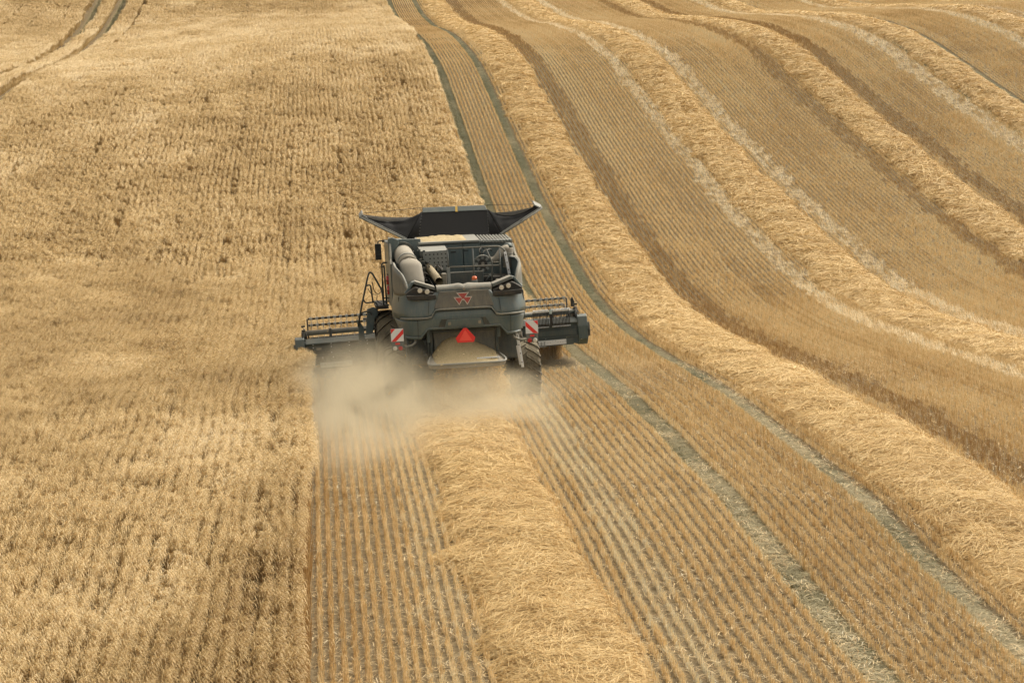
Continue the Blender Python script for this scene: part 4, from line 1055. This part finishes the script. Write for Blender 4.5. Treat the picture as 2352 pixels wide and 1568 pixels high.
wm = harv.matrix_world.copy(); hp.parent = None; hp.matrix_world = wm; tag(hp, 'golden chaff piled on the tray under the back of the harvester', 'chaff', kind='stuff')
# hanging linkage on the left
Part().tube([(-1.05, -.8, 1.45), (-1.09, -.8, .95), (-1.0, -.8, 1.42)], .012, 6, .01).tube([(-1.13, -.8, 1.45), (-1.09, -.8, .95)], .012).obj('left_links', DARK)
p = Part()
for k in range(12):
    r_ = random.Random(200 + k); x = r_.uniform(-.80, -.70); z = r_.uniform(1.05, 1.5); p.box(x - .03, x + .03, -.95, -.75, z - .02, z + .02)
p.tube([(-.72, -.98, 1.6), (-.73, -1.0, 1.1)], .018).obj('left_brackets', DARK, kind='stuff')

# ---- red and white marker boards with tail lamps
def board(sx):
    cx = -1.365 if sx < 0 else 1.38; y = -1.25
    pl = Part().box(cx - .12, cx + .12, y, y + .02, 1.305, 1.49).obj('lamp_plate', TEALD, bevel=.006, label='%s tail lamp plate with striped marker board' % ('left' if sx < 0 else 'right'))
    Part().box(cx - .128, cx + .128, y - .012, y, 1.49, 1.75).obj('marker_board', WHITE, pl, bevel=.003)
    a, b_, c, d = cx - .125, cx + .125, 1.493, 1.747; w_ = .25
    f = lambda L: [((cx + (x - cx) * -sx), z) for x, z in L]
    # stripes lean outwards and down
    s1 = f([(a, c + .0), (a + .10, c), (b_, d - .10), (b_, d), (b_ - .0, d)][:4]); 
    Part().prism(f([(a, c), (a + .095, c), (b_, d - .105), (b_, d - .005)]), y - .015, y - .0125).obj('stripe', REDF, pl)
    Part().prism(f([(a, d), (a + .09, d), (a, d - .095)]), y - .015, y - .0125).obj('stripe', REDF, pl)
    Part().box(cx - .045, cx + .045, y - .012, y, 1.425, 1.46).obj('reflector', REDF, pl, bevel=.003)
    for q, m_ in ((-.055, LAMPW if sx < 0 else REDP), (.055, REDP if sx < 0 else LAMPW)):
        Part().cyl((cx + q, y, 1.35), (cx + q, y - .025, 1.35), .047, .044, 20).dome((cx + q, y - .025, 1.35), .044, sq=.35, axis='Y').obj('tail_lamp', m_, pl)
    Part().tube([(cx - sx * .10, y + .03, 1.37), (cx - sx * .25, y + .03, 1.37), (cx - sx * .36, y + .1, 1.42), (cx - sx * .38, y + .3, 1.52)], .024, 8, .08).obj('lamp_arm', TEALD, pl)
LAMPW.node_tree.nodes['Principled BSDF'].inputs['Roughness'].default_value = .2
board(-1); board(1)
# slow vehicle triangle
sm = Part().prism([(-.035, 1.70), (.035, 1.70), (.20, 1.50), (.165, 1.41), (-.165, 1.41), (-.20, 1.50)], -1.46, -1.44).obj('warning_triangle', REDF, label='red orange warning triangle on the tail')
Part().prism([(0, 1.665), (.135, 1.445), (-.135, 1.445)], -1.466, -1.4602).obj('triangle_centre', REDF2, sm)
Part().box(-.03, .03, -1.44, -1.3, 1.5, 1.56).obj('triangle_stay', DARK, sm)
Part().box(-.02, .03, -1.1, -1.05, .85, .89).obj('underside_mark', REDP)

# ---- left side: ladder, platform, mirror
lad = Part()
lad.tube([(-2.02, 3.3, 1.42), (-1.93, 3.25, 1.85), (-1.74, 3.2, 2.56), (-1.70, 3.2, 2.64), (-1.64, 3.2, 2.60), (-1.45, 3.2, 2.22), (-1.42, 3.2, 1.86)], .021, 8, .07)
lad.tube([(-1.81, 3.2, 2.33), (-1.70, 3.2, 2.36), (-1.66, 3.2, 1.95)], .018, 8, .06)
lad.tube([(-1.88, 3.22, 2.05), (-1.84, 3.22, 1.95), (-1.60, 3.22, 1.96), (-1.56, 3.22, 1.86)], .018, 8, .06)
lad.tube([(-2.0, 3.3, 1.62), (-1.94, 3.3, 1.73), (-1.74, 3.3, 1.76), (-1.70, 3.3, 1.66)], .018, 8, .06)
lad.obj('ladder_handrail', DARK)
Part().prism([(-1.80, 1.80), (-1.66, 1.84), (-1.56, 1.80), (-1.56, 1.66), (-1.64, 1.58), (-1.70, 1.25), (-1.86, 1.22), (-1.82, 1.62)], 3.32, 3.38).obj('step_side', TEAL, bevel=.01)
Part().prism([(-2.06, 1.58), (-2.0, 1.56), (-1.90, 1.40), (-1.88, 1.05), (-2.03, 1.02), (-2.02, 1.38)], 3.32, 3.38).obj('step_side', TEAL, bevel=.01)
st0 = Part().box(-2.02, -1.66, 3.38, 3.60, 0, .03).obj('step', DARK, bevel=.006); st0.location = (0, 0, 1.10)
for z, dx in ((1.33, .05), (1.56, .12)): again(st0, dx=dx, dz=z - 1.10)
plf = Part()
plf.box(-1.60, -1.32, 3.1, 4.6, 1.80, 1.88).obj('platform', BLACK, bevel=.01)
pr = Part(); pr.tube([(-1.28, 3.4, 2.82), (-1.41, 3.4, 2.81), (-1.415, 3.4, 1.88)], .018, 8, .05).tube([(-1.36, 3.5, 2.74), (-1.345, 3.5, 1.88)], .02).tube([(-1.42, 3.4, 2.72), (-1.36, 3.5, 2.74)], .018).tube([(-1.42, 3.4, 2.02), (-1.3, 3.4, 2.02)], .014).tube([(-1.42, 3.4, 1.93), (-1.28, 3.4, 1.94)], .014)
pr.tube([(-1.62, 3.3, 1.86), (-1.3, 3.3, 1.87)], .022)
pr.obj('platform_rail', DARK)
cs = Part()
cs.tube([(-1.66, 3.2, 2.42), (-1.62, 3.2, 2.2), (-1.54, 3.2, 2.12), (-1.44, 3.3, 2.2), (-1.42, 3.35, 2.5)], .009, 6, .08).tube([(-1.76, 3.2, 2.28), (-1.70, 3.2, 2.15), (-1.58, 3.2, 2.12)], .008, 6, .06).tube([(-1.56, 3.2, 2.12), (-1.58, 3.2, 1.98), (-1.46, 3.2, 1.9)], .009, 6, .05)
cs.obj('safety_chain', BLACK)
p = Part()
for k in range(16): 
    r_ = random.Random(300 + k); x = r_.uniform(-1.70, -1.5); z = 1.25 + .035 * k; p.box(x - .02, x + .03, 3.5, 3.6, z - .015, z + .015)
p.tube([(-1.60, 3.5, 1.75), (-1.63, 3.5, 1.15)], .022).tube([(-1.50, 3.5, 1.6), (-1.58, 3.5, 1.1)], .018).obj('step_linkage', BLACK)
mr = Part().box(-.075, .075, -.03, .04, -.19, .19).obj('mirror', BLACK, bevel=.02); mr.location = (-1.40, 5.35, 2.96)
Part().box(-.062, .062, -.034, -.0305, -.05, .175).obj('mirror_glass', GLASS, mr); Part().box(-.062, .062, -.034, -.0305, -.172, -.065).obj('mirror_glass', GLASS, mr)
Part().tube([(-1.40, 5.35, 3.12), (-1.39, 5.35, 3.21), (-1.15, 5.3, 3.22)], .014, 8, .03).box(-1.30, -1.12, 5.25, 5.32, 3.18, 3.24).obj('mirror_arm', BLACK)
# cab ahead of the tank
Part().box(-.92, .95, 4.25, 5.45, 1.95, 3.12).obj('cab', GLASS, bevel=.06)
Part().box(-1.0, 1.03, 4.2, 5.55, 3.12, 3.24).obj('cab_roof', TEAL, bevel=.04)

# ---- the header
HM = Matrix.Translation((0, 5.0, .9)) @ Matrix.Rotation(-R(1.35), 4, 'Y') @ Matrix.Translation((0, -5.0, -.9))
hd = Part()
hd.prismx([(5.0, .50), (5.0, .64), (5.02, .74), (5.02, 1.0), (5.06, 1.04), (5.16, 1.06), (5.2, 1.0), (5.12, .72), (5.3, .54), (6.1, .42), (6.5, .38), (6.5, .34), (5.3, .46)], -3.25, 3.20)
hdr = hd.obj('header', HEADP, bevel=.012); hdr.matrix_local = HM
def hp_(part, name, mat, **k): return part.obj(name, mat, hdr, **k)
hp_(Part().prismx([(4.96, 1.00), (5.07, 1.10), (5.2, 1.10), (5.2, 1.04), (5.0, .94)], -3.22, 3.18), 'header_beam', HEADP, bevel=.008)
hp_(Part().cyl((-3.2, 5.22, 1.235), (3.15, 5.22, 1.235), .062, n=20), 'reel_support_tube', TEALD)
for x0, x1 in ((-3.46, -3.24), (3.18, 3.42)):
    hp_(Part().prismx([(4.97, .58), (4.95, .9), (5.0, 1.12), (5.12, 1.17), (5.5, 1.05), (6.3, .7), (6.9, .42), (6.9, .36), (5.2, .44)], x0, x1), 'end_shield', TEAL, bevel=.02)
hp_(Part().prismx([(5.0, .55), (4.95, .85), (5.05, 1.0), (5.6, .9), (5.7, .5)], -3.50, -3.455), 'end_cover', DARK, bevel=.015)
hp_(Part().prismx([(4.97, .66), (4.94, .8), (5.0, .98), (5.6, .9), (5.7, .5)], 3.42, 3.47), 'end_cover', DARK, bevel=.015)
for x0, x1, z0, z1 in ((-3.2, -2.2, .80, .93), (-2.18, -1.2, .80, .93), (1.9, 3.15, .70, .84)):
    hp_(Part().box(x0, x1, 4.985, 5.0 + .02, z0, z1), 'header_panel', HEADP, bevel=.006)
hp_(Part().box(-3.22, -.9, 4.96, 5.0, .70, .735), 'header_ledge', HEADP, bevel=.006)
hp_(Part().box(1.2, 3.18, 4.96, 5.0, .655, .685), 'header_ledge', HEADP, bevel=.006)
strip = hp_(Part().box(-2.92, -2.17, 4.93, 4.95, .425, .545), 'pale_strip', WHITEB, bevel=.003)
strip2 = hp_(Part().box(2.18, 2.88, 4.93, 4.95, .505, .62), 'pale_strip', WHITE, bevel=.003)
p = Part()
for k in range(10): r_ = random.Random(k + 5); p.cyl((-2.88 + .07 * k, 4.93, .52 - .05 * r_.random()), (-2.88 + .07 * k, 4.926, .52 - .05 * r_.random() * 0), .006, n=6)
for k in range(12): r_ = random.Random(k + 25); xx = 2.2 + .06 * k; zz = .60 - .07 * r_.random(); p.cyl((xx, 4.93, zz), (xx, 4.926, zz), .006, n=6)
hp_(p, 'strip_holes', BLACK, kind='stuff')
hp_(Part().box(-2.9, -2.0, 4.95, 5.0, .40, .56), 'strip_backing', HEADP); hp_(Part().box(2.1, 3.05, 4.95, 5.0, .48, .64), 'strip_backing', HEADP)
b0_ = None
for x, z in [(-3.05 + .42 * k, zz) for k in range(5) for zz in (.975, .905, .77)] + [(-2.85, .66), (-2.6, .66), (2.0, .9), (2.4, .66), (2.9, .66)]:
    if b0_ is None: b0_ = hp_(Part().cyl((0, 0, 0), (0, -.012, 0), .012, n=8), 'bolt', WHITE); b0_.location = (x, 4.975, z)
    else:
        o = b0_.copy(); COL.objects.link(o); o.parent = hdr; o.location = (x, 4.975, z)
hp_(Part().box(-2.98, -2.86, 4.978, 4.984, .845, .895), 'maker_plate', DUSTM)
for x in (-2.62, -.95, 2.62): hp_(Part().box(x - .03, x + .03, 5.12, 5.3, 1.12, 1.32), 'tube_clamp', DARK, bevel=.01)
# reel: six bats with spring tines on a centre tube
RC = (6.28, .98); RR = .50
reel = hp_(Part().cyl((-3.12, RC[0], RC[1]), (3.10, RC[0], RC[1]), .05, n=16), 'reel_tube', DARK)
bat0 = tin0 = None
for k in range(6):
    a = R(97 + 60 * k); y, z = RC[0] + RR * math.cos(a), RC[1] + RR * math.sin(a)
    if bat0 is None:
        bat0 = Part().cyl((-3.12, 0, 0), (3.10, 0, 0), .026, n=10).obj('reel_bat', BLACK, hdr)
        tp = Part(); 
        for j in range(44):
            x = -3.05 + .142 * j; tp.cyl((x, 0, .0), (x + .01, .03, -.22), .008, .006, 5); tp.box(x - .035, x + .035, -.034, .034, -.02, .036)
        tin0 = tp.obj('tines', paint('tine_grey', (.42, .42, .38), .5, .2), bat0, kind='stuff')
        bat0.location = (0, y, z)
    else:
        o = again(bat0); o.location = (0, y, z)
for x in (-3.14, -1.1, 1.0, 3.12):
    for k in range(6):
        a = R(97 + 60 * k)
        if k == 0 and x == -3.14: arm0 = Part().tube([(0, 0, 0), (0, RR * math.cos(a), RR * math.sin(a))], .018, 6).obj('reel_spoke', BLACK, hdr); arm0.location = (x, RC[0], RC[1])
        else:
            o = arm0.copy(); COL.objects.link(o); o.parent = hdr; o.location = (x, RC[0], RC[1]); o.rotation_euler = (R(60 * k), 0, 0)
for x in (-3.24, 3.18):
    hp_(Part().prismx([(5.1, 1.16), (5.15, 1.28), (5.6, 1.22), (6.35, 1.05), (6.35, .95), (5.5, 1.06)], x - .025, x + .025), 'reel_arm', DARK, bevel=.008)
    hp_(Part().cyl((x - .06, 5.3, 1.18), (x + .06, 5.3, 1.18), .09, n=16), 'reel_pulley', BLACK)
    q = Part(); 
    for k in range(12): r_ = random.Random(400 + k + int(x)); yy = 5.1 + .3 * r_.random(); zz = 1.0 + .4 * r_.random(); q.box(x - .05, x + .04, yy, yy + .05, zz, zz + .04)
    q.tube([(x, 5.1, 1.0), (x - .04, 5.05, 1.15), (x + .03, 5.2, 1.35)], .012, 6, .05).tube([(x + .05, 5.1, 1.02), (x + .07, 5.1, 1.2), (x - .02, 5.3, 1.38)], .01, 6, .05)
    hp_(q, 'reel_drive', BLACK)
hp_(Part().prism([(3.12, 1.33), (3.20, 1.30), (3.22, 1.42), (3.17, 1.56), (3.13, 1.50)], 5.5, 5.56), 'drive_guard', BLACK, bevel=.01)
# rack of crop lifter rods on the right
rk = hp_(Part().box(2.12, 3.0, 4.90, 4.93, .96, .985), 'lifter_rack', DARK)
hp_(Part().box(2.12, 3.0, 4.92, 4.95, 1.26, 1.285), 'lifter_rack_bar', DARK)
hp_(Part().box(2.52, 2.57, 4.86, 4.92, .95, 1.36), 'rack_strap', BLACK); hp_(Part().box(2.515, 2.575, 4.84, 4.87, 1.245, 1.35), 'rack_clip', WHITEB, bevel=.004)
rod0 = hp_(Part().cyl((0, 4.885, .955), (0, 4.885, 1.29), .0095, n=7), 'lifter_rod', BLACK)
cap = Part().cyl((0, 4.883, 1.285), (0, 4.883, 1.355), .014, n=7).cyl((0, 4.883, .93), (0, 4.883, .955), .013, n=7).obj('rod_tip', WHITE, rod0)
rod0.location = (2.14, 0, 0)
for k in range(1, 26):
    if k in (11, 12): continue
    o = again(rod0, dx=k * .0338)
tow = hp_(Part().tube([(2.28, 4.90, .60), (2.28, 4.88, .49), (2.36, 4.88, .49), (2.36, 4.90, .60)], .010, 6, .02).box(2.24, 2.40, 4.87, 4.9, .475, .495), 'hook_bracket', GREYM)

# ---- fire extinguishers, held in clips on the platform
def extinguisher(x, y, z, label):
    r = Part().cyl((0, 0, 0), (0, 0, .17), .052, n=18).dome((0, 0, .17), .052, sq=.5).obj('fire_extinguisher', REDP)
    Part().cyl((0, 0, .19), (0, 0, .225), .018, n=10).box(-.03, .05, -.012, .012, .22, .235).obj('valve', BLACK, r)
    Part().box(-.057, .057, -.057, .04, .07, .085).obj('clip_band', BLACK, r)
    r.parent = None; r.matrix_world = harv.matrix_world @ Matrix.Translation((x, y, z)); tag(r, label, 'fire extinguisher', 'fire extinguishers on the left of the harvester')
extinguisher(-1.30, 2.9, 2.36, 'upper red fire extinguisher on the left side of the harvester')
extinguisher(-1.29, 2.9, 2.14, 'lower red fire extinguisher on the left side of the harvester')

# ------------------------------------------------------------------ dust thrown up behind the machine
DUST_BLOBS = []
def dust(name, c, size, blobs, label, col=(.86, .80, .66), dens=1.0):
    me = bpy.data.meshes.new(name); bm = bmesh.new(); bmesh.ops.create_cube(bm, size=2.0); bm.to_mesh(me); bm.free()
    o = bpy.data.objects.new(name, me); link(o); o.location = c; o.scale = size
    m = bpy.data.materials.new(name); m.use_nodes = True; nt = m.node_tree; nt.nodes.clear()
    out = nt.nodes.new('ShaderNodeOutputMaterial'); pv = nt.nodes.new('ShaderNodeVolumePrincipled'); nt.links.new(pv.outputs[0], out.inputs['Volume'])
    pv.inputs['Color'].default_value = (*col, 1); pv.inputs['Anisotropy'].default_value = .0
    g = nt.nodes.new('ShaderNodeNewGeometry').outputs['Position']
    tot = None
    for bx, by, bz, rx_, ry_, rz_, k in blobs:
        mp = nt.nodes.new('ShaderNodeMapping'); mp.vector_type = 'POINT'
        mp.inputs['Location'].default_value = (-bx / rx_, -by / ry_, -bz / rz_); mp.inputs['Scale'].default_value = (1 / rx_, 1 / ry_, 1 / rz_)
        nt.links.new(g, mp.inputs[0]); ln = nt.nodes.new('ShaderNodeVectorMath'); ln.operation = 'LENGTH'; nt.links.new(mp.outputs[0], ln.inputs[0])
        f = mth(nt, 'SUBTRACT', 1.0, ln.outputs['Value'], clamp=True); f = mth(nt, 'MULTIPLY', mth(nt, 'POWER', f, 1.5), k)
        tot = f if tot is None else mth(nt, 'ADD', tot, f)
    n = noise(nt, 1.1, 5, .62, vec=g, dist=1.2)
    nn = mth(nt, 'MULTIPLY', mth(nt, 'SUBTRACT', n, .36, clamp=True), 4.6)
    nt.links.new(mth(nt, 'MULTIPLY', mth(nt, 'MULTIPLY', tot, nn), dens), pv.inputs['Density'])
    me.materials.append(m); tag(o, label, 'dust cloud', kind='stuff')
dust('dust_cloud', (3.6, 39.0, 1.2), (5.8, 9.8, 1.3), [
    (1.35, 38.9, .5, 1.9, 3.6, 1.4, 5.8),
    (1.0, 36.8, .3, 1.7, 5.4, 1.0, 2.6),
    (2.3, 42.2, .35, 1.9, 2.2, .85, 1.4),
    (3.6, 38.7, .35, 1.8, 2.4, 1.1, 6.5),
    (3.4, 36.2, .2, 2.4, 3.6, .8, 1.6),
    (4.9, 40.0, .25, 1.3, 2.2, .8, .9),
    (6.4, 42.0, .2, 2.6, 4.4, .8, .3),
    (2.2, 43.0, .3, 1.4, 2.0, .7, .7)],
    'pale beige dust cloud billowing over the stubble under the back of the harvester', (.90, .79, .57), .50)

# straw tumbling out under the hood and chaff carried in the dust
r = np.random.default_rng(77); V_, F_, S_ = [], [], []
def bits(P, L, W):
    for (x, y, z), l, w in zip(P, L, W):
        d = r.normal(0, 1, 3); d /= np.linalg.norm(d); q = np.cross(d, r.normal(0, 1, 3)); q /= np.linalg.norm(q) + 1e-6
        p = np.array([x, y, z]); b0 = len(V_); V_.extend([p - d * l / 2 - q * w / 2, p - d * l / 2 + q * w / 2, p + d * l / 2 + q * w / 2, p + d * l / 2 - q * w / 2]); F_.append((b0, b0 + 1, b0 + 2, b0 + 3)); S_.extend([r.uniform(.3, 1)] * 4)
n = 2600; t_ = r.random(n) ** .8; x = 3.42 + r.uniform(-.62, .62, n) * (1 + .3 * t_); y = 40.15 - .9 * t_ - r.random(n) * .5; z = ground(x, y) + .95 * (1 - t_ ** 1.6) + r.random(n) * .15
bits(zip(x, y, z), r.uniform(.10, .32, n), r.uniform(.006, .011, n))
n = 900; x = 2.6 + r.normal(0, 1.9, n); y = 40.2 + r.normal(0, 1.9, n); k = (x > -.1); x, y = x[k], y[k]; z = ground(x, y) + .05 + np.abs(r.normal(0, .45, len(x)))
bits(zip(x, y, z), r.uniform(.015, .07, len(x)), r.uniform(.006, .014, len(x)))
me = npmesh('falling_straw', np.array(V_), np.array(F_)); add_attr(me, 'shade', 'FLOAT', S_); me.materials.append(M_STRAW)
tag(link(bpy.data.objects.new('falling_straw', me)), 'loose straw and chaff tumbling out under the tail of the harvester', 'straw', kind='stuff')
